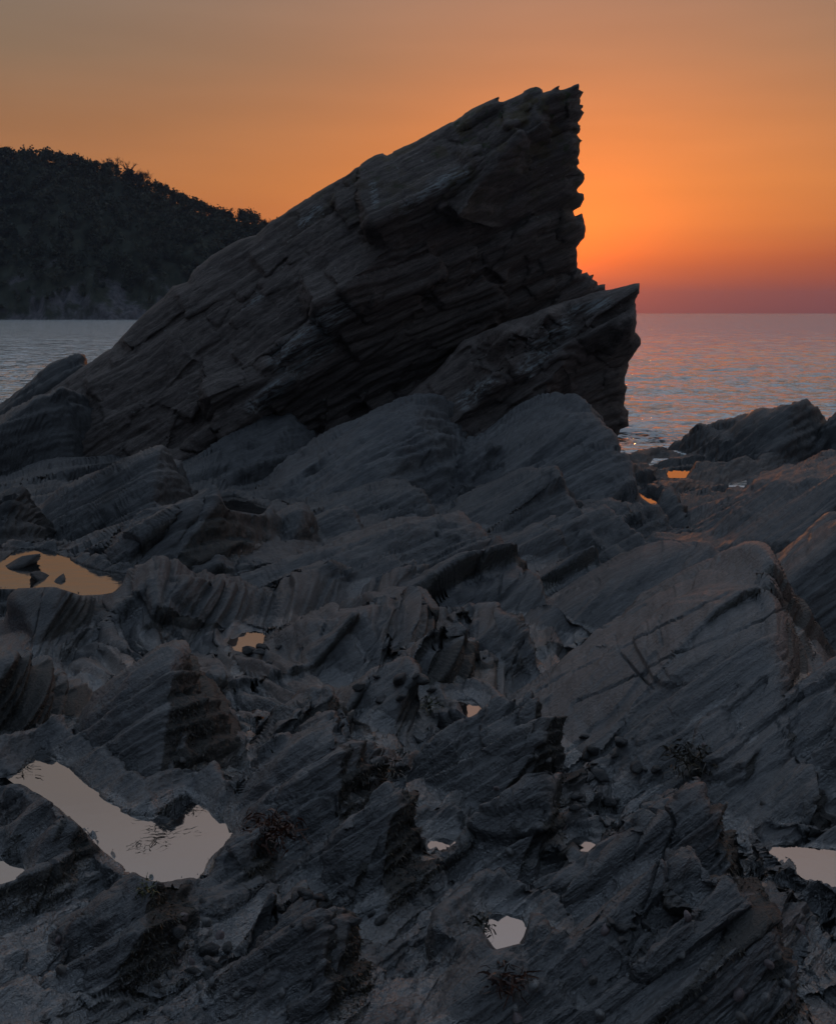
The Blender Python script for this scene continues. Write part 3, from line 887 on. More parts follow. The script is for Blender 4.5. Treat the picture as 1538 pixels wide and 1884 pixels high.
def relief_solid(name, outline_px, Y0, cell, front, thick, mat, seed=0, jag=0.05, amp=1.0, streak=None, edge=0.5):
    poly = np.array([((x - PX0) * Y0 / F, CZ - (y - PY0) * Y0 / F) for x, y in outline_px])
    rp = resample(poly, cell * 1.2)
    # ragged edge
    tg = np.roll(rp, -1, 0) - np.roll(rp, 1, 0)
    tg /= np.linalg.norm(tg, axis=1, keepdims=True) + 1e-9
    nn = np.stack([-tg[:, 1], tg[:, 0]], 1)
    b = rp @ np.array([-0.5, 0.866])
    r1 = pn(rp[:, 0] * 2.2, rp[:, 1] * 2.2, 0 * b + seed, seed + 5) * 1.2
    qn = b / 0.22 + pn(rp[:, 0], rp[:, 1], 0 * b, seed + 9)
    r2 = (qn - np.floor(qn)) * (rnd(np.floor(qn), seed=seed + 3)) - 0.3
    r3 = pn(rp[:, 0] * 8, rp[:, 1] * 8, 0 * b + seed, seed + 6) * 0.5
    rp = rp + nn * (jag * (r1 + r2 + r3))[:, None]
    x0, z0 = rp.min(0) - cell; x1, z1 = rp.max(0) + cell
    gx = np.arange(x0, x1 + cell, cell); gz = np.arange(z0, z1 + cell, cell)
    Xg, Zg = np.meshgrid(gx, gz)
    # signed distance by the dense outline (chunked)
    sd = poly_sd(Xg.ravel(), Zg.ravel(), rp).reshape(Xg.shape)
    c_in = (sd[:-1, :-1] + sd[1:, :-1] + sd[:-1, 1:] + sd[1:, 1:]) < 0
    nr, nc = Xg.shape
    q = grid_quads(nr, nc)[c_in.ravel()]
    used, inv = np.unique(q, return_inverse=True)
    q = inv.reshape(-1, 4)
    X = Xg.ravel()[used]; Z = Zg.ravel()[used]; S = np.maximum(-sd.ravel()[used], 0)
    # border vertices: edges used once
    e = np.concatenate([q[:, [0, 1]], q[:, [1, 2]], q[:, [2, 3]], q[:, [3, 0]]])
    es = np.sort(e, 1)
    key = es[:, 0].astype(np.int64) * 10_000_000 + es[:, 1]
    uk, idx, cnt = np.unique(key, return_index=True, return_counts=True)
    be = e[idx[cnt == 1]]
    bv = np.unique(be)
    # snap the border to the outline
    for i0_ in range(0, len(bv), 512):
        kk = bv[i0_:i0_ + 512]
        d2 = (X[kk, None] - rp[None, :, 0]) ** 2 + (Z[kk, None] - rp[None, :, 1]) ** 2
        j = d2.argmin(1)
        X[kk] = rp[j, 0]; Z[kk] = rp[j, 1]; S[kk] = 0
    Yf_ = Y0 + front(X, Z)                       # front surface
    mid = Y0 + thick * 0.5 + 0 * X
    mid = np.maximum(mid, Yf_ + 0.15)
    prof = np.sqrt(np.clip(1 - (1 - np.clip(S / edge, 0, 1)) ** 2, 0, 1))
    ymid = Yf_ + (edge * 0.8)                      # edge line sits a little behind the face
    yfront = ymid + (Yf_ - ymid) * prof
    yback = ymid + (thick * 0.9 + 0.4 * pn(X * 0.7, Z * 0.7, X * 0 + 5, seed + 11)) * prof
    A = np.stack([X, yfront, Z], 1)
    # normals of the front for displacement
    def vnorm(Vv, qq):
        fn = np.cross(Vv[qq[:, 2]] - Vv[qq[:, 0]], Vv[qq[:, 3]] - Vv[qq[:, 1]])
        o_ = np.zeros_like(Vv)
        for c in range(4):
            np.add.at(o_, qq[:, c], fn)
        return o_ / (np.linalg.norm(o_, axis=1, keepdims=True) + 1e-9)
    n = vnorm(A, q)
    if n[:, 1].mean() > 0:
        n = -n
    dd = rock_detail(A / 2.4, np.full(len(A), cell * 0.6 / 2.4, np.float32), 2.4 * amp, seed=seed, blocks=1.0)
    A = A + n * (dd * np.clip(S / 0.25, 0.0, 1))[:, None]
    Bk = np.stack([X, yback, Z], 1)
    # outline points were read at Y0; carry them to the depth at which the edge really lies
    kf = ymid / Y0
    for arr in (A, Bk):
        arr[:, 0] *= kf
        arr[:, 2] = CZ + (arr[:, 2] - CZ) * kf
    isb = np.zeros(len(X), bool); isb[bv] = True
    mapb = np.arange(len(X)) + len(X)
    mapb[isb] = np.where(isb)[0]
    Vall = np.concatenate([A, Bk])
    Qall = np.concatenate([q, mapb[q][:, ::-1]])
    used, inv = np.unique(Qall, return_inverse=True)
    Vall = Vall[used]; Qall = inv.reshape(-1, 4)
    attrs = {}
    if streak is not None:
        attrs['streak'] = streak(Vall)
    else:
        attrs['streak'] = np.zeros(len(Vall))
    me = mesh_from(name, Vall, Qall, mat, attrs=attrs)
    if me.polygons[0].normal.y > 0:
        me.flip_normals()
    return me


Y_ST = 24.5


def px2(x, y, Y=Y_ST):
    return ((x - PX0) * Y / F, CZ - (y - PY0) * Y / F)


def plane_front(edge_pt, q, r, s, Y=Y_ST, sl=0.65, off=0.0, wob=0.35, seed=300, top=None):
    ex, ez = px2(*edge_pt, Y)
    r_of = (r, s)

    def f(X, Z):
        wx = wob * (pn(X * 0.45, Z * 0.45, X * 0 + 1.5, seed) + 0.4 * pn(X * 1.3, Z * 1.3, X * 0, seed + 1))
        a = q * ((Z - ez) - sl * (X - ex))
        b = r_of[0] * (X - ex) - r_of[1] * (Z - ez)
        y = np.maximum(a, b) + wx
        # beds set forward and back, soft-edged
        t = ((Z - ez) - sl * (X - ex)) * 0.84 + 0.25 * pn(X * 0.35, Z * 0.35, X * 0 + 9, seed + 4)
        u = t / 1.15
        iu = np.floor(u); fu = u - iu
        st_ = sstep(0.80, 1.0, fu)
        dip = 0.35 + 0.65 * sstep(-0.3, 0.5, a - b)
        lvl_ = rnd(iu, seed=seed + 6) * (1 - st_) + rnd(iu + 1, seed=seed + 6) * st_
        y = y + dip * 0.34 * (lvl_ - 0.5)
        # slabs and blocks standing proud of the face
        r = np.random.default_rng(seed + 8)
        x0_, x1_, z0_, z1_ = X.min(), X.max(), Z.min(), Z.max()
        y0s = y.copy()
        for i in range(380):
            cx_ = r.uniform(x0_, x1_); cz_ = r.uniform(z0_, z1_)
            L = math.exp(r.uniform(math.log(0.35), math.log(3.2))); W = L * r.uniform(0.14, 0.45)
            an = math.radians(r.normal(34, 8) if r.random() < 0.72 else r.normal(66, 10))
            t1, t2, of = r.uniform(-0.10, 0.16), r.uniform(-0.12, 0.12), r.uniform(0.0, 0.09) * min(1.0, L) * (1.0 if r.random() < 0.5 else 0.5)
            k = np.where((np.abs(X - cx_) < L * 0.6) & (np.abs(Z - cz_) < L * 0.6))[0]
            if len(k) < 4:
                continue
            dx = X[k] - cx_; dz = Z[k] - cz_
            j = np.argmin(dx * dx + dz * dz)
            if dx[j] ** 2 + dz[j] ** 2 > 0.02:
                continue
            wb = 0.10 * pn(X[k] * 2.2, Z[k] * 2.2, 0 * dx + i * 0.3, seed + 12)
            s_ = dx * math.cos(an) + dz * math.sin(an) + wb; c_ = -dx * math.sin(an) + dz * math.cos(an) + wb * 0.7
            q_ = q if (a[k[j]] > b[k[j]]) else 0.0
            gx_, gz_ = (-q_ * sl, q_) if q_ else (r_of[0], -r_of[1])
            yp = y0s[k[j]] - of + gx_ * dx + gz_ * dz + t1 * s_ + t2 * c_
            yp = yp + 2.6 * np.maximum(np.abs(c_) - W * 0.5, 0) + 2.6 * np.maximum(np.abs(s_) - L * 0.5, 0)
            y[k] = np.minimum(y[k], yp)
        return y + off
    return f


def streak_pts(pts, Y=Y_ST):
    segs = [(np.array(px2(*a, Y)), np.array(px2(*b, Y)), wd) for a, b, wd in pts]

    def f(V_):
        o_ = np.zeros(len(V_))
        for a, b, wd in segs:
            e_ = b - a
            t = np.clip(((V_[:, 0] - a[0]) * e_[0] + (V_[:, 2] - a[1]) * e_[1]) / (e_ @ e_), 0, 1)
            d = np.hypot(V_[:, 0] - a[0] - t * e_[0], V_[:, 2] - a[1] - t * e_[1])
            o_ = np.maximum(o_, 1 - sstep(wd * 0.3, wd, d))
        return o_
    return f


FIN = [(-160, 860), (-60, 800), (60, 735), (130, 690), (182, 652), (205, 640), (240, 602), (262, 580), (290, 556), (318, 526), (345, 518), (362, 490), (395, 466), (440, 440), (470, 430), (500, 405),
       (560, 368), (630, 325), (690, 285), (704, 280), (712, 284), (770, 258), (815, 232), (835, 220), (870, 198), (900, 184), (921, 174), (915, 186), (925, 186), (945, 177),
       (975, 163), (985, 160), (998, 163), (1000, 168), (1013, 164), (1032, 153), (1028, 165), (1050, 158), (1068, 151), (1065, 164), (1074, 168), (1067, 180), (1066, 192), (1076, 193), (1069, 200), (1075, 206), (1066, 222), (1060, 226),
       (1069, 230), (1066, 243), (1061, 246), (1072, 258), (1067, 262), (1066, 280), (1063, 290), (1066, 300), (1061, 304), (1066, 312), (1076, 320), (1072, 334), (1062, 348), (1063, 352), (1074, 356), (1075, 366), (1068, 380), (1055, 388),
       (1058, 396), (1071, 391), (1078, 425), (1076, 438), (1060, 455), (1062, 480), (1062, 492), (1072, 497), (1070, 503), (1083, 499), (1081, 508), (1092, 505), (1089, 513), (1099, 519), (1096, 524), (1114, 522), (1115, 534), (1090, 560), (1060, 660), (1040, 900), (500, 900)]
fin_streak = streak_pts([((628, 570), (520, 660), 0.38), ((600, 640), (480, 740), 0.25), ((848, 318), (800, 345), 0.30), ((790, 350), (745, 390), 0.16), ((683, 330), (692, 378), 0.12),
                     ((570, 372), (540, 395), 0.2), ((470, 545), (440, 565), 0.12), ((560, 650), (600, 610), 0.3)])
stack = obj('sea_stack', relief_solid('sea_stack', FIN, Y_ST, 0.034, plane_front((690, 500), 0.85, 0.68, 0.42, seed=300), 5.0, MAT_STACK, seed=11, jag=0.035, streak=fin_streak, edge=0.40, amp=0.72),
            label='tall fin-shaped rock stack standing against the orange sunset', category='sea stack')

LOW = [(640, 800), (700, 770), (760, 720), (800, 690), (850, 630), (900, 605), (960, 585), (1010, 566), (1060, 548), (1090, 540), (1120, 534), (1150, 525), (1176, 521), (1177, 540), (1166, 552),
       (1170, 560), (1168, 610), (1178, 622), (1178, 634), (1168, 650), (1158, 664), (1150, 690), (1146, 702), (1152, 712), (1148, 746), (1156, 756), (1158, 785), (1140, 790), (1120, 860), (700, 880)]
Y_LO = 22.6
low_streak = streak_pts([((1120, 556), (1060, 572), 0.16), ((1040, 600), (960, 680), 0.28), ((900, 700), (850, 735), 0.2), ((980, 640), (1020, 600), 0.2)], Y_LO)
obj('sea_stack', relief_solid('sea_stack', LOW, Y_LO, 0.036, plane_front((1035, 620), 0.95, 0.75, 0.32, Y=Y_LO, sl=0.45, seed=340, wob=0.25), 4.0, MAT_STACK, seed=23, jag=0.03, streak=low_streak, edge=0.4, amp=0.75),
    label='smaller tilted stack leaning against the right side of the tall fin', category='sea stack')

# ------------------------------------------------------------------ sea
yr = np.concatenate([np.linspace(8, 16, 12), F * CZ / np.linspace(420, 30, 560), np.geomspace(F * CZ / 30, 6500, 60)[1:]])
xr = np.concatenate([np.linspace(-2.0, -0.63, 20), np.linspace(-0.62, -0.24, 200), np.linspace(-0.235, 0.165, 30), np.linspace(0.17, 0.62, 260), np.linspace(0.63, 2.0, 20)])
SX = xr[None, :] * yr[:, None]; SY = np.repeat(yr[:, None], len(xr), 1)
z0_ = np.zeros_like(SX)
wl = 0.0
fade = 1 / (1 + (SY / 220) ** 2)
wl = wl + 0.30 * pn(SX * 0.14, SY * 0.30, z0_, 600) - 0.30 * np.abs(pn(SX * 0.30, SY * 0.62, z0_ + 4, 601)) * (SY < 500) - 0.16 * np.abs(pn(SX * 0.75, SY * 1.4, z0_ + 8, 602)) * (SY < 220) + 0.05 * pn(SX * 2.0, SY * 3.2, z0_ + 12, 603) * (SY < 90)
SZ = wl * fade * sstep(14, 34, SY)
sea_me = mesh_from('sea', np.stack([SX, SY, SZ], -1).reshape(-1, 3), grid_quads(len(yr), len(xr)), MAT_SEA)
obj('sea', sea_me, kind='structure')

# white water where the swell washes the foot of the smaller stack
rf = np.random.default_rng(9)
fv, fq = [], []
for i in range(420):
    fx = 1128 + rf.gamma(1.6, 22); fy = rf.uniform(783, 806) + (fx - 1128) * 0.08
    Yw = F * (CZ - 0.03) / (fy - PY0)
    c0 = np.array([(fx - PX0) * Yw / F, Yw, 0.05 + 0.05 * rf.random()])
    if pn(np.array([c0[0] * 1.1]), np.array([c0[1] * 0.7]), np.array([0.0]), 640)[0] < -0.05:
        continue
    na = 7; an = np.arange(na) / na * 2 * math.pi
    rr_ = rf.uniform(0.03, 0.13)
    ring = np.stack([np.cos(an) * rr_ * rf.uniform(0.8, 2.2, na), np.sin(an) * rr_ * rf.uniform(0.6, 1.6, na), np.zeros(na)], 1)
    o0 = len(fv)
    fv += [tuple(c0 + np.array([0, 0, rr_ * 0.35]))] + [tuple(c0 + r_) for r_ in ring]
    fq += [(o0, o0 + 1 + j, o0 + 1 + (j + 1) % na) for j in range(na)]
MAT_FOAM, tF = new_mat('sea_foam')
finish(tF, principled(tF, **{'Base Color': (0.55, 0.58, 0.60), 'Roughness': 0.6}))
obj('foam', mesh_from('foam', np.array(fv), np.array(fq), MAT_FOAM), kind='stuff', label='white water at the foot of the smaller stack', category='foam')

# ------------------------------------------------------------------ headland
ORD = ['leftmost', 'second from the left', 'third from the left', 'fourth from the left', 'fifth from the left', 'sixth from the left', 'seventh from the left', 'eighth from the left', 'ninth from the left',
       'tenth from the left', 'eleventh from the left', 'twelfth from the left', 'thirteenth from the left', 'fourteenth from the left', 'fifteenth from the left', 'sixteenth from the left', 'seventeenth from the left', 'eighteenth from the left']


def nth(label, i, n):
    """the place of a look-alike among its n neighbours, counted from the left"""
    return label if n < 2 else label + ', ' + ('rightmost' if i == n - 1 else ORD[i])


rng = np.random.default_rng(5)
SKYL = np.array([(-700, 300), (-400, 262), (-150, 262), (0, 268), (60, 272), (130, 280), (170, 292), (215, 302), (250, 318), (290, 334), (340, 358), (390, 378), (450, 386), (490, 400), (560, 432), (640, 470), (720, 520), (800, 580), (840, 600)])
Y_B, Y_T = 545.0, 640.0


def head_pt(px, v):
    """px: photograph column, v: 0 foot .. 1 brow"""
    px = np.asarray(px, float); v = np.asarray(v, float)
    ztop = (PY0 - np.interp(px, SKYL[:, 0], SKYL[:, 1])) * Y_T / F + CZ - 7.0
    ztop = np.maximum(ztop, -6)
    Y = Y_B + (Y_T - Y_B) * v
    X = (px - PX0) * Y / F
    # cliff below, wooded slope above
    cl = 0.17 + 0.16 * pn(X * 0.025, X * 0 + 3, X * 0, 700)
    pr = np.where(v < 0.12, v / 0.12 * cl, cl + (1 - cl) * ((np.maximum(v, 0.12) - 0.12) / 0.88) ** 0.8)
    gul = fbm(X * 0.028 + v * 1.3, v * 2.2, X * 0, 4, 710)
    Y = Y + 26 * gul * (1 - v * 0.8) + 5 * pn(X * 0.15 - v * 6, v * 9, X * 0, 715)
    Z = -3 + (ztop + 3) * pr + 3.0 * fbm(X * 0.09 - v * 5, v * 12, X * 0, 4, 720) * np.sin(np.clip(v, 0, 1) * math.pi)
    X = (px - PX0) * Y / F
    return np.stack([X, Y, Z], -1)


hx = np.linspace(-700, 840, 420); hv = np.concatenate([np.linspace(0, 0.14, 40), np.linspace(0.145, 1, 60), np.linspace(1.05, 1.8, 6)])
HX, HV = np.meshgrid(hx, hv)
HPt = head_pt(HX, np.minimum(HV, 1.0))
back_ = np.maximum(HV - 1, 0)
HPt[..., 1] += back_ * 250; HPt[..., 0] = np.where(back_ > 0, (HX - PX0) * HPt[..., 1] / F, HPt[..., 0]); HPt[..., 2] -= back_ * 30
mG, tG = new_mat('wooded_slope_ground')
g_ = tG.n('ShaderNodeNewGeometry')
zz = tG.n('ShaderNodeSeparateXYZ', inp={0: g_.outputs['Position']}).outputs[2]
nzz = tG.noise(g_.outputs['Position'], 0.06, 5, 0.6)
stt = tG.n('ShaderNodeMapping', inp={'Vector': g_.outputs['Position'], 'Scale': (0.35, 0.35, 0.10), 'Rotation': (0, rad(35), 0)})
rk = tG.noise(stt.outputs[0], 0.9, 5, 0.7)
rcol = tG.mix(tG.ramp(rk, [(0.35, 0), (0.7, 1)]), (0.045, 0.044, 0.048), (0.18, 0.17, 0.18))
veg = tG.mix(tG.ramp(tG.noise(g_.outputs['Position'], 0.25, 4, 0.7), [(0.35, 0), (0.65, 1)]), (0.030, 0.036, 0.025), (0.058, 0.063, 0.044))  # undergrowth, darkened: shade between the crowns put into its colour
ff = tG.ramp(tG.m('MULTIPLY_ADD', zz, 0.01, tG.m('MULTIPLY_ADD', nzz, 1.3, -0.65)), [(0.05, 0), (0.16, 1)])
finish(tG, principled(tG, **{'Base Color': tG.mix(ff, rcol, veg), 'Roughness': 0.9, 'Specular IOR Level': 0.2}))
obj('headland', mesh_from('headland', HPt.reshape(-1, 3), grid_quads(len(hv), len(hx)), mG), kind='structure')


def foliage_material(name, a, b, scale):
    m, t = new_mat(name)
    g = t.n('ShaderNodeNewGeometry')
    c = t.mix(t.ramp(t.noise(g.outputs['Position'], scale, 3, 0.6), [(0.35, 0), (0.65, 1)]), a, b)
    bs = principled(t, **{'Base Color': c, 'Roughness': 0.8, 'Specular IOR Level': 0.2})
    finish(t, bs)
    return m


MAT_LEAF = foliage_material('spring_foliage', (0.052, 0.060, 0.044), (0.088, 0.092, 0.064), 0.04)
MAT_BARK = foliage_material('tree_bark', (0.030, 0.025, 0.020), (0.055, 0.046, 0.038), 2.0)
MAT_IVY = foliage_material('ivy', (0.014, 0.020, 0.010), (0.030, 0.038, 0.018), 0.5)


def leaf_quads(C, size):
    """one ragged leaf clump (two crossed-ish quads worth one quad) at each centre"""
    n = len(C)
    a = rng.normal(size=(n, 3)); a /= np.linalg.norm(a, axis=1, keepdims=True)
    b = rng.normal(size=(n, 3)); b -= a * (a * b).sum(1, keepdims=True); b /= np.linalg.norm(b, axis=1, keepdims=True)
    s1 = size * rng.uniform(0.5, 1.3, (n, 1)); s2 = size * rng.uniform(0.3, 0.8, (n, 1))
    v = np.stack([C - a * s1, C - b * s2 + a * s1 * 0.2, C + a * s1, C + b * s2 - a * s1 * 0.1], 1).reshape(-1, 3)
    return v, np.arange(4 * n).reshape(-1, 4)


def crown_centres(n, r, h, lumps=7):
    """points gathered in lumps through a crown of radius r and height h, base at z = 0"""
    L_ = rng.normal(size=(lumps, 3)); L_ /= np.linalg.norm(L_, axis=1, keepdims=True)
    L_ *= rng.uniform(0.35, 0.75, (lumps, 1))
    k = rng.integers(0, lumps, n)
    p = L_[k] + rng.normal(size=(n, 3)) * 0.20
    p[:, 2] = np.maximum(p[:, 2], -0.9)
    return p * np.array([r, r, h * 0.5]) + np.array([0, 0, h * 0.5])


def tubes(segs, sides=5):
    """list of (a, b, ra, rb)"""
    Vs, Qs = [], []
    o_ = 0
    for a, b, ra, rb in segs:
        a = np.array(a, float); b = np.array(b, float)
        d = (b - a) / (np.linalg.norm(b - a) + 1e-9)
        u = np.cross(d, (0.3, 0.9, 0.2)); u /= np.linalg.norm(u); v = np.cross(d, u)
        an = np.arange(sides) / sides * 2 * math.pi
        ring = np.cos(an)[:, None] * u + np.sin(an)[:, None] * v
        Vs += [a + ring * ra, b + ring * rb]
        i = np.arange(sides); j = (i + 1) % sides
        Qs.append(np.stack([o_ + i, o_ + j, o_ + sides + j, o_ + sides + i], 1))
        o_ += 2 * sides
    return np.concatenate(Vs), np.concatenate(Qs)


def branch_tree(h, spread, levels, seed, r0=0.3, first=0.35):
    r = np.random.default_rng(seed)
    segs = []

    def grow(p, d, L, rr, lev):
        q = p + d * L
        segs.append((p, q, rr, rr * 0.68))
        if lev == 0:
            return
        for _ in range(3 if lev > 1 else 4):
            nd = d + r.normal(size=3) * spread
            nd[2] = max(nd[2], 0.05)
            nd /= np.linalg.norm(nd)
            grow(q if r.random() < 0.6 else p + d * L * r.uniform(0.5, 0.95), nd, L * r.uniform(0.55, 0.82), rr * 0.6, lev - 1)
    grow(np.zeros(3), np.array([0.03, 0, 1.0]), h * first, r0, levels)
    return segs


# the wood that covers the slope
pxs = rng.uniform(-560, 660, 1700); vv = np.concatenate([rng.uniform(0.05, 1.0, 1400) ** 0.9, rng.uniform(0.95, 1.0, 300)])
roots = head_pt(pxs, vv)
keep = (roots[:, 2] > 12 + 26 * pn(roots[:, 0] * 0.03, roots[:, 1] * 0, roots[:, 0] * 0, 730)) | (rng.random(1700) < 0.25)
roots = roots[keep]
Vs, Qs = [], []
o_ = 0
for rt in roots:
    r_ = rng.uniform(2.4, 4.8); h_ = rng.uniform(5.5, 9.5)
    if rt[2] < 18:
        r_ *= 0.5; h_ *= 0.45
    v_, q_ = leaf_quads(crown_centres(85, r_, h_, 5) + rt + np.array([0, 0, 0.5]), 0.9)
    Vs.append(v_); Qs.append(q_ + o_); o_ += len(v_)
obj('woodland', mesh_from('woodland', np.concatenate(Vs), np.concatenate(Qs), MAT_LEAF, smooth=False), kind='stuff',
    label='dark spring woodland covering the slope of the headland', category='woodland')


def make_tree(kind, seed):
    global rng
    rng = np.random.default_rng(seed)
    if kind == 'leafy':
        sg = branch_tree(9, 0.55, 3, seed, 0.30)
        crown = leaf_quads(crown_centres(420, 3.6, 7.5, 9) + np.array([0, 0, 2.2]), 0.62)
        mat = MAT_LEAF
    elif kind == 'thin':
        sg = branch_tree(10, 0.50, 4, seed, 0.26)
        crown = leaf_quads(crown_centres(150, 3.2, 7.5, 12) + np.array([0, 0, 3.0]), 0.42)
        mat = MAT_LEAF
    elif kind == 'ivy':
        sg = branch_tree(11, 0.35, 3, seed, 0.35, 0.5)
        cc = crown_centres(420, 1.7, 10.5, 10) + np.array([0, 0, 0.3])
        crown = leaf_quads(cc, 0.5)
        mat = MAT_IVY
    else:
        sg = branch_tree(11, 0.48, 5, seed, 0.26, 0.30)
        tips = np.array([s_[1] for s_ in sg if s_[2] < 0.05])
        crown = tubes([(p, p + rng.normal(size=3) * 0.7 + np.array([0, 0, 0.5]), 0.06, 0.03) for p in tips], 3)
        mat = MAT_BARK
    tv, tq = tubes([(a, b, max(ra, 0.05), max(rb, 0.04)) for a, b, ra, rb in sg], 4)
    return (mesh_from('trunk', tv, tq, MAT_BARK, smooth=False), mesh_from('crown', crown[0], crown[1], mat, smooth=False))


TREES = {('leafy', 0): make_tree('leafy', 41), ('leafy', 1): make_tree('leafy', 42), ('leafy', 2): make_tree('leafy', 45), ('thin', 0): make_tree('thin', 43), ('thin', 1): make_tree('thin', 47), ('ivy', 0): make_tree('ivy', 44), ('bare', 0): make_tree('bare', 46)}
rng = np.random.default_rng(77)


def put_tree(px, py_top, kind, label, group=None, hh=None):
    pt = head_pt(np.array([px]), np.array([0.96]))[0]
    zt = CZ + (PY0 - py_top) * pt[1] / F
    h = max(4.0, zt - pt[2] + 1.0)
    tr, cr = TREES[kind]
    root = obj('skyline_tree', None, label=label, category='tree', group=group, loc=(pt[0], pt[1], pt[2] - 1.5))
    sc = h / {'leafy': 9.7, 'thin': 10.5, 'ivy': 10.8, 'bare': 11.0}[kind[0]]
    root.scale = (sc * rng.uniform(0.9, 1.25),) * 2 + (sc,)
    root.rotation_euler = (0, 0, rng.uniform(0, 6.28))
    obj('trunk', tr, parent=root); obj('crown', cr, parent=root)


row = [(4, 262), (24, 272), (44, 270), (66, 269), (88, 272), (112, 274), (132, 276), (150, 284), (168, 290), (186, 294),
       (290, 328), (306, 334), (322, 342), (338, 350), (352, 352), (368, 362), (378, 368), (392, 374), (408, 376), (424, 376), (440, 378), (455, 378), (468, 384)]
for k, (px, py) in enumerate(row):
    kd = ('leafy', int(k % 3)) if (k % 4) != 3 and px < 390 else ('thin', int(k % 2))
    if px < 200:
        put_tree(px, py, kd, nth('tree in the close row left of the ivy-clad trees', k, 10), 'trees on the headland skyline')
    else:
        put_tree(px, py, kd, nth('skyline tree between the bare tree and the stack', k - 10, 13), 'trees on the headland skyline')
put_tree(198, 294, ('ivy', 0), 'leftmost of the three dark ivy-clad trees on the headland skyline')
put_tree(215, 294, ('ivy', 0), 'dark ivy-clad tree, middle one of three on the headland skyline')
put_tree(238, 302, ('ivy', 0), 'dark ivy-clad tree touching the bare fan-shaped tree on the skyline')
put_tree(262, 300, ('bare', 0), 'bare fan-shaped tree on the headland skyline beside the ivy-clad trees')
put_tree(490, 392, ('bare', 0), 'small bare tree at the right end of the headland wood, touching the stack')

# ------------------------------------------------------------------ small life in the foreground
near = np.where((P2[:, 1] < 7.5))[0]
PXv = PX0 + F * P2[near, 0] / P2[near, 1]
PYv = PY0 + F * (CZ - P2[near, 2]) / P2[near, 1]


def on_rock(px, py, r=7):
    k = np.where((np.abs(PXv - px) < r) & (np.abs(PYv - py) < r))[0]
    if not len(k):
        return None
    j = near[k[P2[near[k], 1].argmin()]]
    return P2[j], N2[j]


def limpet_mesh(seed):
    r = np.random.default_rng(seed)
    rings, seg = 7, 26
    V_ = []
    for i in range(rings):
        f = i / (rings - 1)
        for j in range(seg):
            a = j / seg * 2 * math.pi
            rib = 1 + 0.07 * f * (1 if j % 2 else -1)
            rr = (0.004 + 0.996 * f ** 0.85) * rib
            V_.append((0.018 * rr * math.cos(a) * 1.1, 0.018 * rr * math.sin(a) * 0.92, 0.0135 * (1 - f ** 1.25) - 0.003 * f + r.normal() * 0.0002))
    Q_ = [(i * seg + j, i * seg + (j + 1) % seg, (i + 1) * seg + (j + 1) % seg, (i + 1) * seg + j) for i in range(rings - 1) for j in range(seg)]
    return mesh_from('limpet', np.array(V_), np.array(Q_)[:, ::-1], MAT_SHELL[seed % 3])


def shell_mat(name, a, b):
    m, t = new_mat(name)
    tcn = t.n('ShaderNodeTexCoord')
    n_ = t.noise(tcn.outputs['Object'], 160, 4, 0.7)
    finish(t, principled(t, **{'Base Color': t.mix(t.ramp(n_, [(0.35, 0), (0.65, 1)]), a, b), 'Roughness': 0.6}))
    return m


MAT_SHELL = [shell_mat('grey_shell', (0.07, 0.07, 0.07), (0.20, 0.195, 0.19)), shell_mat('pinkish_shell', (0.08, 0.06, 0.06), (0.19, 0.15, 0.15)), shell_mat('dark_shell', (0.04, 0.038, 0.035), (0.11, 0.10, 0.095))]
LIMP = [limpet_mesh(i) for i in range(3)]
LIM_PX = {
 'limpet on the broad rock filling the bottom right corner': [(1269, 1682), (1259, 1755), (1421, 1769), (1366, 1827), (1372, 1869), (1406, 1832), (1431, 1754), (1451, 1804), (1474, 1704), (1330, 1790), (1300, 1840)],
 'limpet on the rock below the triangular pool': [(1072, 1764), (1119, 1707), (1084, 1799), (1105, 1862), (952, 1827), (955, 1852), (950, 1866), (907, 1794), (990, 1809)],
 'limpet in the cluster in the gully at the bottom left': [(335, 1770), (360, 1766), (295, 1805), (337, 1808), (362, 1810), (385, 1804), (428, 1830), (410, 1765), (340, 1735), (410, 1718), (318, 1788)],
 'limpet high in the gully, nearer the large still pool': [(368, 1652), (345, 1690), (385, 1690)],
 'limpet at the far bottom left on flaky rock': [(112, 1778), (105, 1725)],
 'lone limpet low on the dark wedge at the bottom centre': [(526, 1825)],
 'limpet on the weedy right end of the broad middle rock': [(990, 1397), (918, 1445), (1014, 1397)],
 'lone limpet at the foot of the great cracked slab': [(1293, 1365)],
 'lone limpet on the low slab behind the dark pool': [(1398, 1472)],
 'limpet beside the small rounded rock': [(1042, 1527), (932, 1565)],
 'limpet in the cleft between the two large whalebacks': [(340, 1395), (352, 1420)],
}
from mathutils import Quaternion
k_ = 0
for label, pts in LIM_PX.items():
    hits = [h_ for h_ in (on_rock(px, py) for px, py in pts) if h_ is not None]
    hits.sort(key=lambda h_: h_[0][0] / h_[0][1])
    for i_, (p_, n_) in enumerate(hits):
        o_l = obj('limpet', LIMP[k_ % 3], label=nth(label, i_, len(hits)), category='limpet', group='limpets on the rocks', loc=tuple(p_ + n_ * 0.001))
        qd = Vector(n_.tolist()).to_track_quat('Z', 'Y')
        o_l.rotation_euler = (qd @ Quaternion((0, 0, 1), k_ * 1.7)).to_euler()
        s_ = 0.55 + 0.4 * float(rnd(np.array([k_]), seed=5)[0])
        o_l.scale = (s_ * 1.15, s_, s_ * (0.9 + 0.4 * float(rnd(np.array([k_]), seed=6)[0])))
        k_ += 1


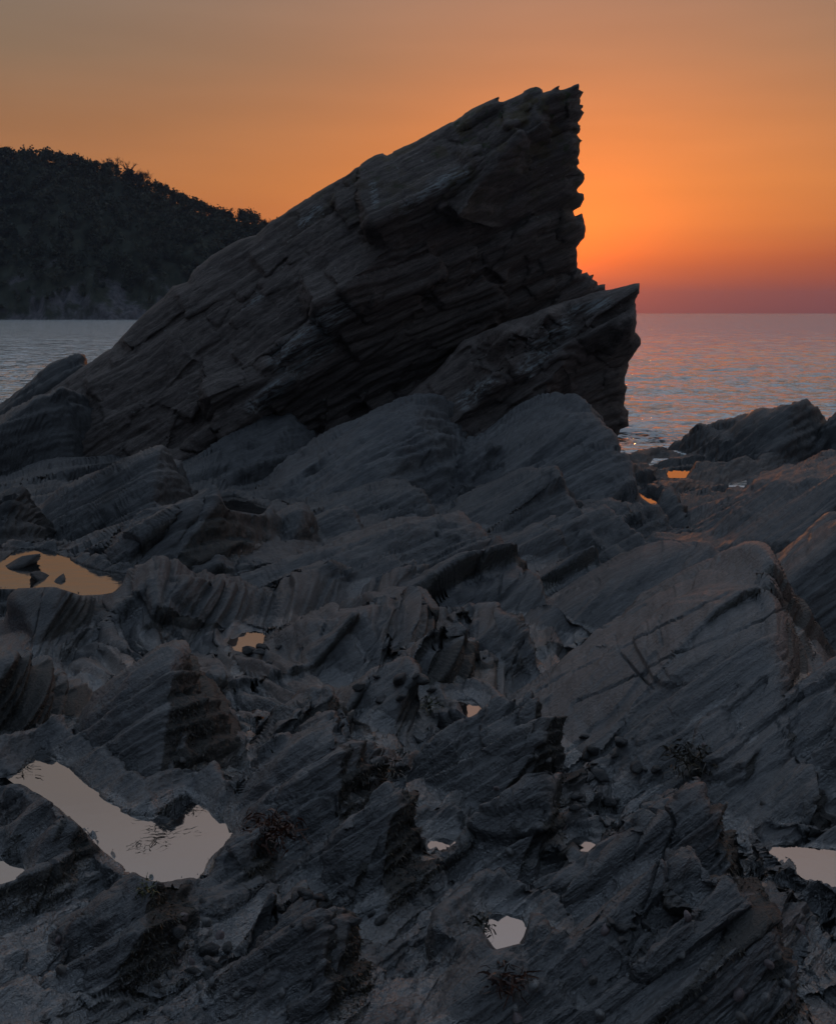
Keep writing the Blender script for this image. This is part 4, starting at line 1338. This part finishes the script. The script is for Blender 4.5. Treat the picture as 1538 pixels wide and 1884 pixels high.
# loose stones
def stone_mesh(seed):
    n = 12
    u = np.linspace(0, math.pi, n); v = np.linspace(0, 2 * math.pi, 2 * n, endpoint=False)
    U, W = np.meshgrid(u, v, indexing='ij')
    d = np.stack([np.sin(U) * np.cos(W), np.sin(U) * np.sin(W), np.cos(U)], -1).reshape(-1, 3)
    r = np.random.default_rng(seed)
    pl = r.normal(size=(9, 3)); pl /= np.linalg.norm(pl, axis=1, keepdims=True)
    off = r.uniform(0.6, 1.0, 9)
    k = d @ pl.T
    rr = np.min(np.where(k > 0.05, off / np.maximum(k, 0.05), 9), axis=1)
    rr = np.minimum(rr, 1.25) * (1 + 0.10 * pn(d[:, 0] * 3, d[:, 1] * 3, d[:, 2] * 3, seed))
    Vv = d * rr[:, None] * np.array([1.0, 0.7, 0.5])
    nn = 2 * n
    q = np.array([(i * nn + j, (i + 1) * nn + j, (i + 1) * nn + (j + 1) % nn, i * nn + (j + 1) % nn) for i in range(n - 1) for j in range(nn)])
    m = mesh_from('loose_stone', Vv, q, MAT_STONE)
    return m


MAT_STONE = rock_material('loose_stone', (0.045, 0.045, 0.047), (0.075, 0.072, 0.070), (0.034, 0.035, 0.038), fine=2.0, use_attr=False, rough=0.5)
STONES = [stone_mesh(60 + i) for i in range(5)]
rs = np.random.default_rng(12)
ZONES = [((520, 720), (1630, 1700), 16, 'stone in the rubble below the large still pool'),
         ((1060, 1220), (1350, 1490), 18, 'stone in the rubble below the great cracked slab'),
         ((300, 420), (1690, 1790), 9, 'loose stone in the limpet gully at the bottom left'),
         ((430, 520), (1175, 1220), 7, 'loose stone below the small bright pool'),
         ((640, 800), (1235, 1290), 8, 'loose stone on the broken ledge near the amber puddle'),
         ((1090, 1200), (1690, 1740), 6, 'loose stone right of the small triangular pool')]
for (xa, xb), (ya, yb), n_s, label in ZONES:
    hits = [h_ for h_ in (on_rock(rs.uniform(xa, xb), rs.uniform(ya, yb)) for _ in range(n_s)) if h_ is not None]
    hits.sort(key=lambda h_: h_[0][0] / h_[0][1])
    for i_, (p_, n_) in enumerate(hits):
        s_ = rs.uniform(0.012, 0.04) * p_[1] / 4.5
        so = obj('loose_stone', STONES[int(rs.integers(5))], label=nth(label, i_, len(hits)), category='stone', group='loose stones in the gullies', loc=tuple(p_ + n_ * s_ * 0.25))
        so.rotation_euler = tuple(rs.uniform(-0.5, 0.5, 2)) + (rs.uniform(0, 6.28),)
        so.scale = (s_, s_ * rs.uniform(0.7, 1.2), s_)

# small dark rocks standing in the amber pool
for px, py, s_, label in ((75, 1062, 0.16, 'larger of two small rocks breaking the surface of the amber pool'), (108, 1068, 0.10, 'smaller of two small rocks breaking the surface of the amber pool'),
                          (35, 1040, 0.22, 'dark boulder at the edge of the amber pool, far left')):
    Y = F * 2.52 / (py - PY0)
    so = obj('pool_rock', STONES[1], label=label, category='rock', loc=((px - PX0) * Y / F, Y, CZ - 2.52))
    so.scale = (s_, s_ * 0.8, s_ * 0.7)
    so.rotation_euler = (0.2, 0.3, px * 0.1)


# seaweed
def ribbon_set(bases, dirs, length, width, r, nseg=4, droop=0.5):
    Vs, Qs = [], []
    o_ = 0
    for b, d in zip(bases, dirs):
        L = length * r.uniform(0.5, 1.4); wd = width * r.uniform(0.6, 1.3)
        side = np.cross(d, r.normal(size=3)); side /= np.linalg.norm(side) + 1e-9
        p = b.copy(); dd = d.copy()
        for i in range(nseg + 1):
            ww = wd * (1 - 0.8 * (i / nseg) ** 2)
            Vs += [p - side * ww, p + side * ww]
            if i < nseg:
                Qs.append((o_ + 2 * i, o_ + 2 * i + 1, o_ + 2 * i + 3, o_ + 2 * i + 2))
            dd = dd + r.normal(size=3) * 0.35 + np.array([0, 0, -droop])
            dd /= np.linalg.norm(dd)
            p = p + dd * L / nseg
        o_ += 2 * (nseg + 1)
    return np.array(Vs), np.array(Qs)


def weed_mat(name, a, b):
    m, t = new_mat(name)
    g = t.n('ShaderNodeNewGeometry')
    finish(t, principled(t, **{'Base Color': t.mix(t.ramp(t.noise(g.outputs['Position'], 20, 3, 0.6), [(0.35, 0), (0.65, 1)]), a, b), 'Roughness': 0.35}))
    return m


MAT_WEED = weed_mat('dark_wrack', (0.012, 0.010, 0.007), (0.040, 0.032, 0.018))
MAT_WEEDR = weed_mat('red_wrack', (0.030, 0.010, 0.006), (0.075, 0.026, 0.014))
MAT_WEEDG = weed_mat('green_weed', (0.030, 0.036, 0.012), (0.080, 0.085, 0.030))
wk = np.where((weed > 0.55) & (P2[:, 1] < 7.0) & (np.abs(P2[:, 0] / P2[:, 1]) < 0.42))[0]
wk = wk[pn(P2[wk, 0] * 3, P2[wk, 1] * 3, P2[wk, 2] * 3, 808) > -0.05]
wk = rs.choice(wk, min(16000, len(wk)), replace=False)
v_, q_ = ribbon_set(P2[wk], N2[wk] * 0.8 + rs.normal(size=(len(wk), 3)) * 0.3, 0.013, 0.0022, rs, 2, 0.7)
obj('wrack', mesh_from('wrack', v_, q_, MAT_WEED), kind='stuff', label='short dark seaweed fringing the steep rock ends', category='seaweed')


def clump(px, py, n, rad_, length, width, mat, label, lvl_=None):
    if lvl_ is None:
        hit = on_rock(px, py, 9)
        if hit is None:
            return
        c_ = hit[0]
        bs = c_ + np.clip(rs.normal(size=(n, 3)), -1.7, 1.7) * np.array([rad_, rad_, rad_ * 0.35])
        ds = rs.normal(size=(n, 3)) * np.array([1, 1, 0.5]) + np.array([0, 0, 0.4])
        v_, q_ = ribbon_set(bs - c_, ds / np.linalg.norm(ds, axis=1, keepdims=True), length, width, rs, 4, 0.35)
    else:
        Y = F * lvl_ / (py - PY0)
        c_ = np.array([(px - PX0) * Y / F, Y, CZ - lvl_])
        bs = rs.normal(size=(n, 3)) * np.array([rad_ * 1.6, rad_ * 1.2, 0.0]) + np.array([0, 0, 0.002])
        ds = rs.normal(size=(n, 3)) * np.array([1, 0.6, 0.02])
        v_, q_ = ribbon_set(bs, ds / np.linalg.norm(ds, axis=1, keepdims=True), length, width, rs, 4, 0.0)
        v_[:, 2] = 0.003 + 0.012 * np.abs(pn(v_[:, 0] * 40, v_[:, 1] * 40, v_[:, 0] * 0, 5))
    obj('seaweed_clump', mesh_from('seaweed_clump', v_, q_, mat), label=label, category='seaweed', group='seaweed clumps', loc=tuple(c_), kind='stuff')


clump(505, 1528, 260, 0.055, 0.06, 0.004, MAT_WEEDR, 'reddish seaweed heaped at the foot of the large striped whaleback')
clump(300, 1530, 34, 0.035, 0.05, 0.0035, MAT_WEED, 'dark weed floating in the large still pool', 2.018)
clump(270, 1556, 26, 0.03, 0.035, 0.002, MAT_WEED, 'thin scattered weed floating nearest in the large still pool', 2.018)
clump(355, 1492, 14, 0.012, 0.03, 0.003, MAT_WEED, 'small dark sprig of weed by the right bank of the large still pool', 2.018)
clump(25, 1412, 60, 0.05, 0.05, 0.004, MAT_WEED, 'weed floating in the shaded top left end of the large still pool', 2.018)
clump(930, 1790, 120, 0.03, 0.06, 0.003, MAT_WEEDR, 'brown curled weed tuft at the bottom edge, centre right')
clump(260, 1625, 60, 0.02, 0.03, 0.003, MAT_WEEDG, 'small olive green weed tuft below the large still pool')
clump(790, 1288, 120, 0.05, 0.05, 0.003, MAT_WEEDG, 'olive green weed on the ledge left of the amber puddle')
clump(1275, 1390, 260, 0.07, 0.08, 0.004, MAT_WEED, 'dark hanging weed in the cleft below the great cracked slab')
clump(705, 1415, 160, 0.05, 0.05, 0.004, MAT_WEED, 'dark weed on the steep end of the large striped whaleback')
clump(880, 1690, 60, 0.04, 0.05, 0.004, MAT_WEED, 'dark weed by the left bank of the triangular pool')

# ------------------------------------------------------------------ air
hb = bpy.data.meshes.new('haze')
x0, x1, y0, y1, z0b, z1b = -5200, 5200, -60, 6900, -14.0, 135.0
hb.from_pydata([(x0, y0, z0b), (x1, y0, z0b), (x1, y1, z0b), (x0, y1, z0b), (x0, y0, z1b), (x1, y0, z1b), (x1, y1, z1b), (x0, y1, z1b)], [],
               [(0, 3, 2, 1), (4, 5, 6, 7), (0, 1, 5, 4), (1, 2, 6, 5), (2, 3, 7, 6), (3, 0, 4, 7)])
mH, tH = new_mat('sea_haze')
pv = tH.n('ShaderNodeVolumePrincipled')
pv.inputs['Color'].default_value = (0.52, 0.68, 0.95, 1)
pv.inputs['Density'].default_value = 0.0001
pv.inputs['Anisotropy'].default_value = 0.35
oH = tH.n('ShaderNodeOutputMaterial')
tH.link(pv.outputs[0], oH.inputs['Volume'])
hb.materials.append(mH)
obj('haze', hb, kind='stuff')
